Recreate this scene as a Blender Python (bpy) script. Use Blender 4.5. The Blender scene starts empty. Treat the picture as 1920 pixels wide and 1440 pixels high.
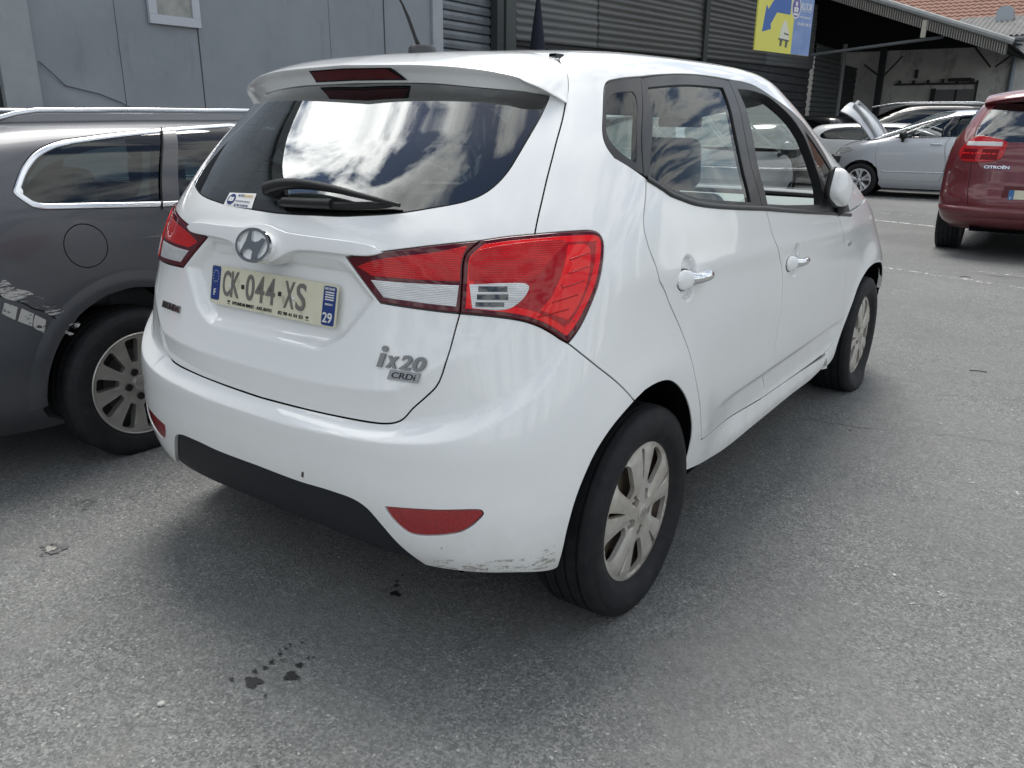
import bpy, bmesh, math, random
import numpy as np
from math import radians, pi, sin, cos
from mathutils import Matrix, Vector
from mathutils.geometry import delaunay_2d_cdt
random.seed(7); rng=np.random.RandomState(7)
SC=bpy.context.scene; COL=SC.collection
# ------------------------------------------------------------------ camera
cam=bpy.data.objects.new('camera',bpy.data.cameras.new('camera')); COL.objects.link(cam); SC.camera=cam
_y,_p,_r=radians(-35.30599),radians(-17.93318),radians(0.55477)
fw=Vector((sin(_y)*cos(_p),cos(_y)*cos(_p),sin(_p))); rt=Vector((cos(_y),-sin(_y),0)); up=rt.cross(fw)
rt,up=rt*cos(_r)+up*sin(_r),-rt*sin(_r)+up*cos(_r)
cam.matrix_world=Matrix(((rt.x,up.x,-fw.x,1.77174),(rt.y,up.y,-fw.y,-1.94993),(rt.z,up.z,-fw.z,1.37673),(0,0,0,1)))
cam.data.sensor_width=36; cam.data.lens=28.33865; cam.data.clip_start=.05; cam.data.clip_end=3000
# ------------------------------------------------------------------ sky and sun
SUN_EL,SUN_AZ=65.,-35.   # azimuth clockwise from +Y
wd=bpy.data.worlds.new('World'); SC.world=wd; wd.use_nodes=True
nt=wd.node_tree; nt.nodes.clear()
def wn(t,**k):
    n=nt.nodes.new(t)
    for a,b in k.items(): setattr(n,a,b)
    return n
out=wn('ShaderNodeOutputWorld'); mixs=wn('ShaderNodeMixShader'); b1=wn('ShaderNodeBackground'); b2=wn('ShaderNodeBackground')
sky=wn('ShaderNodeTexSky',sky_type='NISHITA'); sky.sun_disc=False; sky.sun_elevation=radians(SUN_EL); sky.sun_rotation=radians(SUN_AZ)
sky.dust_density=1.2; sky.ozone_density=1.5
nt.links.new(sky.outputs[0],b1.inputs[0]); b1.inputs[1].default_value=.078
tc=wn('ShaderNodeTexCoord'); sep=wn('ShaderNodeSeparateXYZ'); nt.links.new(tc.outputs['Generated'],sep.inputs[0])
mx=wn('ShaderNodeMath',operation='MAXIMUM'); nt.links.new(sep.outputs[2],mx.inputs[0]); mx.inputs[1].default_value=.22
dv=[]
for i in (0,1):
    d=wn('ShaderNodeMath',operation='DIVIDE'); nt.links.new(sep.outputs[i],d.inputs[0]); nt.links.new(mx.outputs[0],d.inputs[1]); dv.append(d)
cmb=wn('ShaderNodeCombineXYZ'); nt.links.new(dv[0].outputs[0],cmb.inputs[0]); nt.links.new(dv[1].outputs[0],cmb.inputs[1]); cmb.inputs[2].default_value=5.1
no=wn('ShaderNodeTexNoise'); no.inputs['Scale'].default_value=2.6; no.inputs['Detail'].default_value=9; no.inputs['Roughness'].default_value=.58; no.inputs['Distortion'].default_value=.35
nt.links.new(cmb.outputs[0],no.inputs['Vector'])
rp=wn('ShaderNodeValToRGB'); rp.color_ramp.elements[0].position=.44; rp.color_ramp.elements[1].position=.57; nt.links.new(no.outputs[0],rp.inputs[0])
rc=wn('ShaderNodeValToRGB'); nt.links.new(no.outputs[0],rc.inputs[0])
rc.color_ramp.elements[0].position=.42; rc.color_ramp.elements[0].color=(.985,1,.955,1)
rc.color_ramp.elements[1].position=.72; rc.color_ramp.elements[1].color=(.52,.54,.54,1)
e=rc.color_ramp.elements.new(.52); e.color=(.945,.965,.94,1)
nt.links.new(rc.outputs[0],b2.inputs[0])
# a bank of brighter, sunlit cloud over the yard's left side
sd_=Vector((-.70,-.02,.72)).normalized()
dt=wn('ShaderNodeVectorMath',operation='DOT_PRODUCT'); nt.links.new(tc.outputs['Generated'],dt.inputs[0]); dt.inputs[1].default_value=tuple(sd_)
mr=wn('ShaderNodeMapRange'); mr.interpolation_type='SMOOTHSTEP'; nt.links.new(dt.outputs['Value'],mr.inputs['Value']); mr.inputs['From Min'].default_value=.90; mr.inputs['From Max'].default_value=1.; mr.inputs['To Min'].default_value=1.18; mr.inputs['To Max'].default_value=3.1
nt.links.new(mr.outputs[0],b2.inputs[1])
nt.links.new(rp.outputs[0],mixs.inputs[0]); nt.links.new(b1.outputs[0],mixs.inputs[1]); nt.links.new(b2.outputs[0],mixs.inputs[2]); nt.links.new(mixs.outputs[0],out.inputs[0])
sun=bpy.data.objects.new('sun',bpy.data.lights.new('sun','SUN')); COL.objects.link(sun)
sun.data.energy=2.0; sun.data.angle=radians(28); sun.data.color=(1,.965,.91)
_d=Vector((sin(radians(SUN_AZ))*cos(radians(SUN_EL)),cos(radians(SUN_AZ))*cos(radians(SUN_EL)),sin(radians(SUN_EL))))
sun.rotation_euler=_d.to_track_quat('Z','Y').to_euler()
SC.view_settings.view_transform='Standard'; SC.view_settings.look='None'; SC.view_settings.exposure=0.56; SC.view_settings.gamma=1

# ------------------------------------------------------------------ helpers
def tag(o,label=None,cat=None,group=None,kind=None):
    if label: o['label']=label
    if cat: o['category']=cat
    if group: o['group']=group
    if kind: o['kind']=kind
    return o
def empty(name,loc=(0,0,0),rz=0,label=None,cat=None,group=None):
    o=bpy.data.objects.new(name,None); COL.objects.link(o); o.location=loc; o.rotation_euler=(0,0,rz); o.empty_display_size=.2
    return tag(o,label,cat,group)
def link(name,me,mat,parent=None):
    o=bpy.data.objects.new(name,me); COL.objects.link(o)
    if mat is not None and not me.materials:
        for m in (mat if isinstance(mat,(list,tuple)) else [mat]): me.materials.append(m)
    if parent is not None: o.parent=parent
    return o
def mesh(name,V,F,mat,parent=None,smooth=False,normals=None,mi=None):
    me=bpy.data.meshes.new(name); me.from_pydata([tuple(map(float,v)) for v in V],[],[tuple(map(int,f)) for f in F]); 
    if smooth or normals is not None: me.polygons.foreach_set('use_smooth',[True]*len(me.polygons))
    if mi is not None: me.polygons.foreach_set('material_index',mi)
    me.update()
    if normals is not None: me.normals_split_custom_set_from_vertices([tuple(map(float,n)) for n in normals])
    return link(name,me,mat,parent)
class MB:
    """collects boxes, bars, lathes and slabs into ONE mesh"""
    def __init__(s): s.V=[];s.F=[];s.M=[]
    def add(s,V,F,m=0):
        k=len(s.V); s.V+=[tuple(v) for v in V]; s.F+=[tuple(i+k for i in f) for f in F]; s.M+=[m]*len(F); return s
    def box(s,c,h,m=0,rz=0,bev=0):
        cx,cy,cz=c; hx,hy,hz=h; cr,sr=cos(rz),sin(rz)
        if bev:
            bm=bmesh.new(); bmesh.ops.create_cube(bm,size=1)
            for v in bm.verts: v.co=Vector((v.co.x*2*hx,v.co.y*2*hy,v.co.z*2*hz))
            bmesh.ops.bevel(bm,geom=bm.edges[:],offset=bev,segments=2,affect='EDGES',profile=.5)
            bm.verts.ensure_lookup_table(); V=[(cx+v.co.x*cr-v.co.y*sr,cy+v.co.x*sr+v.co.y*cr,cz+v.co.z) for v in bm.verts]; F=[[v.index for v in f.verts] for f in bm.faces]; bm.free(); return s.add(V,F,m)
        V=[]
        for dz in (-hz,hz):
            for dx,dy in ((-hx,-hy),(hx,-hy),(hx,hy),(-hx,hy)): V.append((cx+dx*cr-dy*sr,cy+dx*sr+dy*cr,cz+dz))
        return s.add(V,[(3,2,1,0),(4,5,6,7),(0,1,5,4),(1,2,6,5),(2,3,7,6),(3,0,4,7)],m)
    def tube(s,pts,r,n=10,m=0,cap=True):
        pts=[Vector(p) for p in pts]; rs=r if isinstance(r,(list,tuple)) else [r]*len(pts)
        k=len(s.V); prev=None
        for i,p in enumerate(pts):
            t=(pts[min(i+1,len(pts)-1)]-pts[max(i-1,0)]).normalized()
            a=prev if prev is not None else (Vector((0,0,1)) if abs(t.z)<.9 else Vector((1,0,0)))
            x=(a-t*a.dot(t)).normalized(); prev=x; y=t.cross(x)
            for j in range(n):
                q=2*pi*j/n; s.V.append(tuple(p+(x*cos(q)+y*sin(q))*rs[i]))
        for i in range(len(pts)-1):
            for j in range(n):
                s.F.append((k+i*n+j,k+i*n+(j+1)%n,k+(i+1)*n+(j+1)%n,k+(i+1)*n+j)); s.M.append(m)
        if cap:
            s.F.append(tuple(k+j for j in range(n))[::-1]); s.M.append(m); s.F.append(tuple(k+(len(pts)-1)*n+j for j in range(n))); s.M.append(m)
        return s
    def lathe(s,prof,axis='x',n=64,m=0,c=(0,0,0)):
        """prof: (radius, along axis)"""
        k=len(s.V)
        for r,a in prof:
            for j in range(n):
                q=2*pi*j/n; p=(a,r*cos(q),r*sin(q)) if axis=='x' else ((r*cos(q),r*sin(q),a) if axis=='z' else (r*sin(q),a,r*cos(q)))
                s.V.append((p[0]+c[0],p[1]+c[1],p[2]+c[2]))
        for i in range(len(prof)-1):
            for j in range(n):
                s.F.append((k+i*n+j,k+i*n+(j+1)%n,k+(i+1)*n+(j+1)%n,k+(i+1)*n+j)); s.M.append(m)
        return s
    def grid(s,P,m=0):
        """P: rows x cols x 3"""
        k=len(s.V); R,C=len(P),len(P[0])
        for row in P:
            for p in row: s.V.append(tuple(p))
        for i in range(R-1):
            for j in range(C-1): s.F.append((k+i*C+j,k+i*C+j+1,k+(i+1)*C+j+1,k+(i+1)*C+j)); s.M.append(m)
        return s
    def slab(s,poly,d,f=lambda a,b,c:(a,b,c),m=0):
        """polygon (a,b) with depth d, placed by f(a,b,c)"""
        n=len(poly); V=[f(a,b,0) for a,b in poly]+[f(a,b,d) for a,b in poly]
        F=[tuple(range(n))[::-1],tuple(range(n,2*n))]+[(i,(i+1)%n,n+(i+1)%n,n+i) for i in range(n)]
        return s.add(V,F,m)
    def build(s,name,mat,parent=None,smooth=False,auto=None):
        o=mesh(name,s.V,s.F,mat,parent,smooth,mi=s.M)
        bm=bmesh.new(); bm.from_mesh(o.data); bmesh.ops.recalc_face_normals(bm,faces=bm.faces)
        if auto:
            for e in bm.edges:
                if len(e.link_faces)==2 and e.calc_face_angle(0)>radians(auto): e.smooth=False
            for f in bm.faces: f.smooth=True
        bm.to_mesh(o.data); bm.free(); return o
def rrect(w,h,r,n=5):
    P=[]
    for cx,cy,a in ((w/2-r,h/2-r,0),(-w/2+r,h/2-r,90),(-w/2+r,-h/2+r,180),(w/2-r,-h/2+r,270)):
        for i in range(n+1):
            q=radians(a+90*i/n); P.append((cx+r*cos(q),cy+r*sin(q)))
    return P
# ---- materials
MATS={}
def pm(name,col,rough=.5,metal=0,coat=0,spec=.5,**k):
    if name in MATS: return MATS[name]
    m=bpy.data.materials.new(name); m.use_nodes=True; b=m.node_tree.nodes['Principled BSDF']
    b.inputs['Base Color'].default_value=(*col,1); b.inputs['Roughness'].default_value=rough; b.inputs['Metallic'].default_value=metal
    b.inputs['Coat Weight'].default_value=coat; b.inputs['Coat Roughness'].default_value=k.get('cr',.03); b.inputs['Specular IOR Level'].default_value=spec
    if k.get('trans'): b.inputs['Transmission Weight'].default_value=k['trans']
    MATS[name]=m; return m
def N(m,t,**k):
    n=m.node_tree.nodes.new(t)
    for a,b in k.items():
        if a.startswith('i_'): n.inputs[a[2:].replace('_',' ')].default_value=b
        else: setattr(n,a,b)
    return n
def L(m,a,b): m.node_tree.links.new(a,b)
def ramp(m,src,stops):
    r=N(m,'ShaderNodeValToRGB'); el=r.color_ramp.elements
    while len(el)<len(stops): el.new(.5)
    for e,(p,c) in zip(el,stops): e.position=p; e.color=(*c,1) if len(c)==3 else c
    L(m,src,r.inputs[0]); return r.outputs[0]
def mixc(m,fac,a,b,mode='MIX'):
    x=N(m,'ShaderNodeMix',data_type='RGBA',blend_type=mode)
    for s,i in ((fac,0),(a,6),(b,7)):
        if hasattr(s,'node'): L(m,s,x.inputs[i])
        else: x.inputs[i].default_value=s if i==0 else (*s,1)
    return x.outputs[2]
def noise(m,scale,detail=4,rough=.5,vec=None,dist=0,three=True):
    n=N(m,'ShaderNodeTexNoise'); n.inputs['Scale'].default_value=scale; n.inputs['Detail'].default_value=detail; n.inputs['Roughness'].default_value=rough; n.inputs['Distortion'].default_value=dist
    if vec is None: vec=coord(m)
    L(m,vec,n.inputs['Vector']); return n.outputs[0]
def coord(m,sc=None,rot=None):
    t=N(m,'ShaderNodeTexCoord')
    if sc is None and rot is None: return t.outputs['Object']
    p=N(m,'ShaderNodeMapping'); L(m,t.outputs['Object'],p.inputs[0])
    if sc: p.inputs['Scale'].default_value=sc
    if rot: p.inputs['Rotation'].default_value=rot
    return p.outputs[0]
def bsdf(m): return m.node_tree.nodes['Principled BSDF']
def bump(m,h,strength=.3,dist=.01):
    b=N(m,'ShaderNodeBump'); b.inputs['Strength'].default_value=strength; b.inputs['Distance'].default_value=dist; L(m,h,b.inputs['Height']); L(m,b.outputs[0],bsdf(m).inputs['Normal'])
def paint(name,col,dirt=(.35,.32,.28),amt=.25,metal=0,rough=.35,flake=False):
    if name in MATS: return MATS[name]
    m=pm(name,col,rough,metal,coat=1.0)
    z=N(m,'ShaderNodeSeparateXYZ'); L(m,coord(m),z.inputs[0])
    low=ramp(m,z.outputs[2],[(.20,(1,1,1)),(.36,(.30,.30,.30)),(.55,(.08,.08,.08)),(1.,(.04,.04,.04))])
    n1=ramp(m,noise(m,9,8,.75),[(.36,(.1,.1,.1)),(.66,(1,1,1))])
    f=mixc(m,1.,low,n1,'MULTIPLY'); fv=N(m,'ShaderNodeMath',operation='MULTIPLY'); L(m,f,fv.inputs[0]); fv.inputs[1].default_value=amt*2
    tone=ramp(m,noise(m,2.2,3,.5),[(.3,tuple(c*.965 for c in col)),(.7,col)])
    L(m,mixc(m,fv.outputs[0],tone,dirt),bsdf(m).inputs['Base Color'])
    rr=ramp(m,noise(m,14,5,.6),[(.3,(.005,.005,.005)),(.8,(.06,.06,.06))]); L(m,rr,bsdf(m).inputs['Coat Roughness'])
    return m
def glassmat(name,tint,refl=1.0,rough=0.0,ior=1.5):
    if name in MATS: return MATS[name]
    m=bpy.data.materials.new(name); m.use_nodes=True; nt=m.node_tree; nt.nodes.clear()
    o=nt.nodes.new('ShaderNodeOutputMaterial'); mx=nt.nodes.new('ShaderNodeMixShader'); t=nt.nodes.new('ShaderNodeBsdfTransparent'); g=nt.nodes.new('ShaderNodeBsdfGlossy')
    fr=nt.nodes.new('ShaderNodeFresnel'); fr.inputs[0].default_value=ior
    mm=nt.nodes.new('ShaderNodeMath'); mm.operation='MULTIPLY'; mm.use_clamp=True; mm.inputs[1].default_value=refl
    t.inputs[0].default_value=(*tint,1); g.inputs[0].default_value=(1,1,1,1); g.inputs[1].default_value=rough
    nt.links.new(fr.outputs[0],mm.inputs[0]); nt.links.new(mm.outputs[0],mx.inputs[0]); nt.links.new(t.outputs[0],mx.inputs[1]); nt.links.new(g.outputs[0],mx.inputs[2]); nt.links.new(mx.outputs[0],o.inputs[0])
    MATS[name]=m; return m
M_black=lambda: pm('black_plastic',(.012,.0125,.014),.45,spec=.35)
M_gloss=lambda: pm('black_gloss',(.008,.008,.009),.06,coat=.5)
M_dark=lambda: pm('dark_void',(.003,.003,.004),1.0,spec=.05)
M_chrome=lambda: pm('chrome',(.82,.83,.85),.07,1)
M_rubber=lambda: rubber()
def rubber():
    if 'tyre_rubber' in MATS: return MATS['tyre_rubber']
    m=pm('tyre_rubber',(.012,.013,.015),.68,spec=.3)
    c=ramp(m,noise(m,22,7,.7),[(.35,(.008,.009,.012)),(.62,(.016,.017,.019)),(.80,(.050,.047,.043))])
    L(m,c,bsdf(m).inputs['Base Color']); bump(m,noise(m,160,4,.6),.15,.002); return m
# ---- text as flat or raised letters
def text_mesh(txt,w=None,h=None,ext=.001,align='CENTER',bold=0,shear=0):
    cu=bpy.data.curves.new('t','FONT'); cu.body=txt; cu.extrude=.5; cu.size=1; cu.align_x=align; cu.align_y='CENTER'; cu.shear=shear; cu.offset=bold; cu.resolution_u=4
    o=bpy.data.objects.new('t',cu); COL.objects.link(o); dg=bpy.context.evaluated_depsgraph_get(); dg.update()
    me=bpy.data.meshes.new_from_object(o.evaluated_get(dg)); bpy.data.objects.remove(o); bpy.data.curves.remove(cu)
    V=np.array([v.co[:] for v in me.vertices]); F=[tuple(p.vertices) for p in me.polygons]; bpy.data.meshes.remove(me)
    c=(V.min(0)+V.max(0))/2; s=V.max(0)-V.min(0); V=V-c
    sx=(w/s[0]) if w else h/s[1]; sy=(h/s[1]) if h else sx
    V[:,0]*=sx; V[:,1]*=sy; V[:,2]*=ext/max(s[2],1e-6); V[:,2]+=ext/2
    return V,F
def frame_mat(o,x,z):
    """matrix with local x along x, local y(up) ~ and normal z"""
    z=Vector(z).normalized(); x=Vector(x); x=(x-z*x.dot(z)).normalized(); y=z.cross(x)
    return Matrix(((x.x,y.x,z.x,o[0]),(x.y,y.y,z.y,o[1]),(x.z,y.z,z.z,o[2]),(0,0,0,1)))
def xf(V,M): return [tuple(M@Vector(v)) for v in V]

# ---- lofted body surfaces
def pchip(xs,ys):
    xs=np.array(xs,float);ys=np.array(ys,float)
    h=np.diff(xs);d=np.diff(ys)/h;m=np.zeros(len(xs))
    m[0]=d[0];m[-1]=d[-1]
    for i in range(1,len(xs)-1):
        if d[i-1]*d[i]>0:
            w1=2*h[i]+h[i-1];w2=h[i]+2*h[i-1];m[i]=(w1+w2)/(w1/d[i-1]+w2/d[i])
    def f(x):
        x=np.asarray(x,float);i=np.clip(np.searchsorted(xs,x,side='right')-1,0,len(xs)-2)
        t=(x-xs[i])/h[i]
        return ys[i]*(1+2*t)*(1-t)**2+h[i]*m[i]*t*(1-t)**2+ys[i+1]*t*t*(3-2*t)+h[i]*m[i+1]*t*t*(t-1)
    return f
def catmull(xs,ys):
    # C1 cubic with finite-difference tangents
    xs=np.array(xs,float);ys=np.array(ys,float)
    h=np.diff(xs);d=np.diff(ys)/h;m=np.zeros(len(xs));m[0]=d[0];m[-1]=d[-1]
    m[1:-1]=(d[:-1]*h[1:]+d[1:]*h[:-1])/(h[1:]+h[:-1])
    def f(x):
        x=np.asarray(x,float);i=np.clip(np.searchsorted(xs,x,side='right')-1,0,len(xs)-2)
        t=(x-xs[i])/h[i]
        return ys[i]*(1+2*t)*(1-t)**2+h[i]*m[i]*t*(1-t)**2+ys[i+1]*t*t*(3-2*t)+h[i]*m[i+1]*t*t*(t-1)
    return f
class Loft:
    """rings: rows of (v, z, yr, yf, w, Lr, nr, Lf, nf, g, k)"""
    def __init__(s,rings,H,ym,hh,disp=None):
        a=np.array(rings,float); s.v0=a[0,0]; s.v1=a[-1,0]
        s.f=[catmull(a[:,0],a[:,j]) for j in range(1,a.shape[1])]
        s.H=H; s.ym=ym; s.hh=hh; s.disp=disp
    def base(s,u,v):
        u=np.asarray(u,float);v=np.asarray(v,float)
        sg=np.sign(u)+(u==0); au=np.abs(u); sg=np.where(au>3,-sg,sg); au=np.where(au>3,6-au,au)
        z,yr,yf,w,Lr,nr,Lf,nf,g,k=[f(v) for f in s.f]
        def corner(t,n):
            p=t*np.pi/2; S=np.sin(p);C=np.cos(p); C=np.maximum(C,0);S=np.maximum(S,0)
            r=(S**n+C**n)**(-1/n); return S*r,C*r
        ta=np.clip(au,0,1); sx,cx=corner(ta,nr)
        xr=w*sx; y1=yr+Lr*(1-cx)
        tc=np.clip(3-au,0,1); sx2,cx2=corner(tc,nf)
        x2=w*sx2; y2=yf-Lf*(1-cx2)
        tb=np.clip(au-1,0,1)
        y=np.where(au<=1,y1,np.where(au>=2,y2,(yr+Lr)*(1-tb)+(yf-Lf)*tb))
        x=np.where(au<=1,xr,np.where(au>=2,x2,w))
        x=x*(1-k*((y-s.ym)/s.hh)**2)
        z=z+g*s.H(y)
        return np.stack([sg*x,y,z],-1)
    def P(s,u,v,h=1e-3):
        b=s.base(u,v)
        if s.disp is None: return b
        n=s.nrm0(u,v); return b+n*s.disp(b,u,v)[...,None]
    def nrm0(s,u,v,h=1e-3):
        vv=np.clip(v,s.v0+h,s.v1-h)
        du=s.base(u+h,vv)-s.base(u-h,vv); dv=s.base(u,vv+h)-s.base(u,vv-h)
        n=np.cross(du,dv); return n/np.maximum(np.linalg.norm(n,axis=-1,keepdims=True),1e-12)
    def N(s,u,v,h=1.5e-3):
        vv=np.clip(v,s.v0+h,s.v1-h)
        du=s.P(u+h,vv)-s.P(u-h,vv); dv=s.P(u,vv+h)-s.P(u,vv-h)
        n=np.cross(du,dv); return n/np.maximum(np.linalg.norm(n,axis=-1,keepdims=True),1e-12)

# ---- panels cut out of a lofted body surface
def smooth_line(L,step=.012,vs=.17,closed=True):
    """Catmull-Rom through control points (u,v[,corner]) ; corners stay sharp"""
    P=[(p[0],p[1]) for p in L]; C=[len(p)>2 for p in L]; n=len(P); out=[]
    rng_=range(n if closed else n-1)
    for i in rng_:
        p1=np.array(P[i]);p2=np.array(P[(i+1)%n])
        p0=np.array(P[i-1]) if (closed or i>0) else p1; p3=np.array(P[(i+2)%n]) if (closed or i+2<n) else p2
        if C[i]: p0=p1
        if C[(i+1)%n]: p3=p2
        d=np.hypot(p2[0]-p1[0],(p2[1]-p1[1])*vs); k=max(1,int(math.ceil(d/step)))
        def D(a,b): return max(np.hypot(a[0]-b[0],(a[1]-b[1])*vs)**.5,1e-4)
        t01,t12,t23=D(p0,p1),D(p1,p2),D(p2,p3)
        m1=(p2-p1) if C[i] else (p2-p1+t12*((p1-p0)/t01-(p2-p0)/(t01+t12)))
        m2=(p2-p1) if C[(i+1)%n] else (p2-p1+t12*((p3-p2)/t23-(p3-p1)/(t12+t23)))
        if C[i] and not C[(i+1)%n]: m1=1.5*(p2-p1)-.5*m2
        if C[(i+1)%n] and not C[i]: m2=1.5*(p2-p1)-.5*m1
        for j in range(k):
            t=j/k; out.append((2*t**3-3*t**2+1)*p1+(t**3-2*t**2+t)*m1+(-2*t**3+3*t**2)*p2+(t**3-t**2)*m2)
    if not closed: out.append(np.array(P[-1]))
    return np.array(out)
def inpoly(P,Q):
    x,y=P[:,0],P[:,1]; r=np.zeros(len(P),bool); n=len(Q)
    for i in range(n):
        x1,y1=Q[i];x2,y2=Q[(i+1)%n]
        if y1==y2: continue
        c=((y1>y)!=(y2>y)); r^=c&(x<(x2-x1)*(y-y1)/(y2-y1)+x1)
    return r
def area(Q): x,y=Q[:,0],Q[:,1]; return .5*np.sum(x*np.roll(y,-1)-np.roll(x,-1)*y)
def uvshift(S,Q,d,nofix=None):
    """move closed outline Q (u,v) inward (left of travel when CCW) by d metres on the surface"""
    h=1e-3; Pu=(S.P(Q[:,0]+h,Q[:,1])-S.P(Q[:,0]-h,Q[:,1]))/(2*h); vv=np.clip(Q[:,1],S.v0+h,S.v1-h); Pv=(S.P(Q[:,0],vv+h)-S.P(Q[:,0],vv-h))/(2*h)
    n=np.cross(Pu,Pv); n/=np.linalg.norm(n,axis=1,keepdims=True)+1e-12
    T=(np.roll(Q,-1,0)-Q); T2=(Q-np.roll(Q,1,0))
    def perp(T):
        t=Pu*T[:,:1]+Pv*T[:,1:]; w=np.cross(n,t); return w/(np.linalg.norm(w,axis=1,keepdims=True)+1e-12)
    w1,w2=perp(T),perp(T2); w=w1+w2; w/=np.linalg.norm(w,axis=1,keepdims=True)+1e-12
    k=1/np.clip((w*w1).sum(1),.45,1); w=w*(k*d)[:,None]
    a=(Pu*Pu).sum(1);b=(Pu*Pv).sum(1);c=(Pv*Pv).sum(1);r1=(Pu*w).sum(1);r2=(Pv*w).sum(1);det=a*c-b*b+1e-12
    return Q+np.stack([(c*r1-b*r2)/det,(a*r2-b*r1)/det],1), -w/(np.linalg.norm(w,axis=1,keepdims=True)+1e-12), n
def panel(name,S,outl,mat,parent=None,holes=(),du=.025,dv=.14,vs=.17,gap=.002,off=0,skirt=.016,mirror=False,cham=.0012,fine=None,offf=None,hgap=None):
    Q=np.array(outl)[:,:2]; Q=Q if area(Q)>0 else Q[::-1]
    Hs=[]
    for h in holes:
        h=np.array(h)[:,:2]; Hs.append(h if area(h)<0 else h[::-1])
    rings=[]
    for i,q_ in enumerate([Q]+Hs):
        g=gap if (i==0 or hgap is None) else hgap
        q0,out_,n0=uvshift(S,q_,g+(cham if skirt else 0)); q1,_,_=uvshift(S,q_,g)
        rings.append((q0,q1,out_))
    O=lambda u,v: (S.P(u,v)+S.N(u,v)*((off if offf is None else offf(u,v))*np.ones_like(u))[...,None])
    allq=np.concatenate([r[0] for r in rings])
    lo=rings[0][0].min(0);hi=rings[0][0].max(0)
    def gridpts(lo,hi,du,dv):
        us=np.arange(lo[0]+du*.5,hi[0],du);vsx=np.arange(lo[1]+dv*.5,hi[1],dv)
        G=np.stack(np.meshgrid(us,vsx),-1).reshape(-1,2); return G
    G=gridpts(lo,hi,du,dv)
    if fine:
        for (fu0,fu1,fv0,fv1,fdu,fdv) in fine:
            G=G[~((G[:,0]>fu0)&(G[:,0]<fu1)&(G[:,1]>fv0)&(G[:,1]<fv1))]
            F_=gridpts(np.maximum(lo,(fu0,fv0)),np.minimum(hi,(fu1,fv1)),fdu,fdv); G=np.concatenate([G,F_])
    ok=inpoly(G,rings[0][0])
    for r in rings[1:]: ok&=~inpoly(G,r[0])
    G=G[ok]; sc=np.array([1,vs]); mn=np.full(len(G),1e9); A=allq*sc
    for k in range(0,len(G),3000):
        d=((G[k:k+3000,None]*sc-A[None])**2).sum(-1).min(1); mn[k:k+3000]=d
    G=G[mn>(.0045)**2]
    pts=np.concatenate([allq,G]); edges=[];k=0
    for r in rings:
        n=len(r[0]); edges+=[(k+i,k+(i+1)%n) for i in range(n)]; k+=n
    vo,_,fo,ov,_,_=delaunay_2d_cdt([Vector((p[0],p[1]*vs)) for p in pts],edges,[],0,1e-7)
    V2=np.array([(p[0],p[1]/vs) for p in vo]); F=np.array([tuple(f) for f in fo],int)
    cen=V2[F].mean(1); ok=inpoly(cen,rings[0][0])
    for r in rings[1:]: ok&=~inpoly(cen,r[0])
    F=F[ok]
    P=O(V2[:,0],V2[:,1]); Nn=S.N(V2[:,0],V2[:,1])
    VV=[P];NN=[Nn];FF=[F];base=len(P)
    if skirt:
        for q0,q1,out_ in rings:
            n=len(q0); n0=S.N(q0[:,0],q0[:,1]); n1=S.N(q1[:,0],q1[:,1])
            a=O(q0[:,0],q0[:,1]); b=O(q1[:,0],q1[:,1])-n1*cham; c=O(q1[:,0],q1[:,1])-n1*skirt
            m=n1+out_; m/=np.linalg.norm(m,axis=1,keepdims=True)
            VV+=[a,b,b,c]; NN+=[n0,m,out_,out_]
            i=np.arange(n);j=(i+1)%n
            for s,t in ((0,n),(2*n,3*n)):
                FF.append(np.stack([base+s+j,base+s+i,base+t+i],1)); FF.append(np.stack([base+s+j,base+t+i,base+t+j],1))
            base+=4*n
    P=np.concatenate(VV);Nn=np.concatenate(NN);F=np.concatenate(FF)
    e=(P[F[:,1]]-P[F[:,0]]); e2=(P[F[:,2]]-P[F[:,0]]); keep=np.linalg.norm(np.cross(e,e2),axis=1)>1e-11; F=F[keep]
    fn=np.cross(P[F[:,1]]-P[F[:,0]],P[F[:,2]]-P[F[:,0]]); flip=(fn*Nn[F].sum(1)).sum(1)<0
    F[flip]=F[flip][:,::-1]
    if mirror: P=P*np.array([-1,1,1]); Nn=Nn*np.array([-1,1,1]); F=F[:,::-1]
    return mesh(name,P,F,mat,parent,normals=Nn)
def both(name,S,outl,mat,parent,**k):
    return [panel(name,S,outl,mat,parent,**k),panel(name,S,outl,mat,parent,mirror=True,**k)]
def symline(half):
    """half outline from the centre line out and back to it (u>=0) -> closed symmetric outline"""
    h=[tuple(p) for p in half]; m=[(-p[0],)+p[1:] for p in reversed(h) if abs(p[0])>1e-6]
    return h+m
def curve_on(S,line,off=0,step=.012):
    q=smooth_line(line,step,closed=False); return S.P(q[:,0],q[:,1])+S.N(q[:,0],q[:,1])*off
def ribbon(name,S,line,w,off,mat,parent,mirror=False,h=0):
    """thin strip lying along a line on the surface"""
    q=smooth_line(line,.012,closed=False); P=S.P(q[:,0],q[:,1]);n=S.N(q[:,0],q[:,1]); t=np.gradient(P,axis=0); s=np.cross(n,t); s/=np.linalg.norm(s,axis=1,keepdims=True)
    rows=[P-s*w/2+n*(off-.004),P-s*w/2+n*off,P-s*w*.2+n*(off+h),P+s*w*.2+n*(off+h),P+s*w/2+n*off,P+s*w/2+n*(off-.004)]
    if mirror: rows=[r*np.array([-1,1,1]) for r in rows]
    return MB().grid(rows).build(name,mat,parent,smooth=True)
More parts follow.
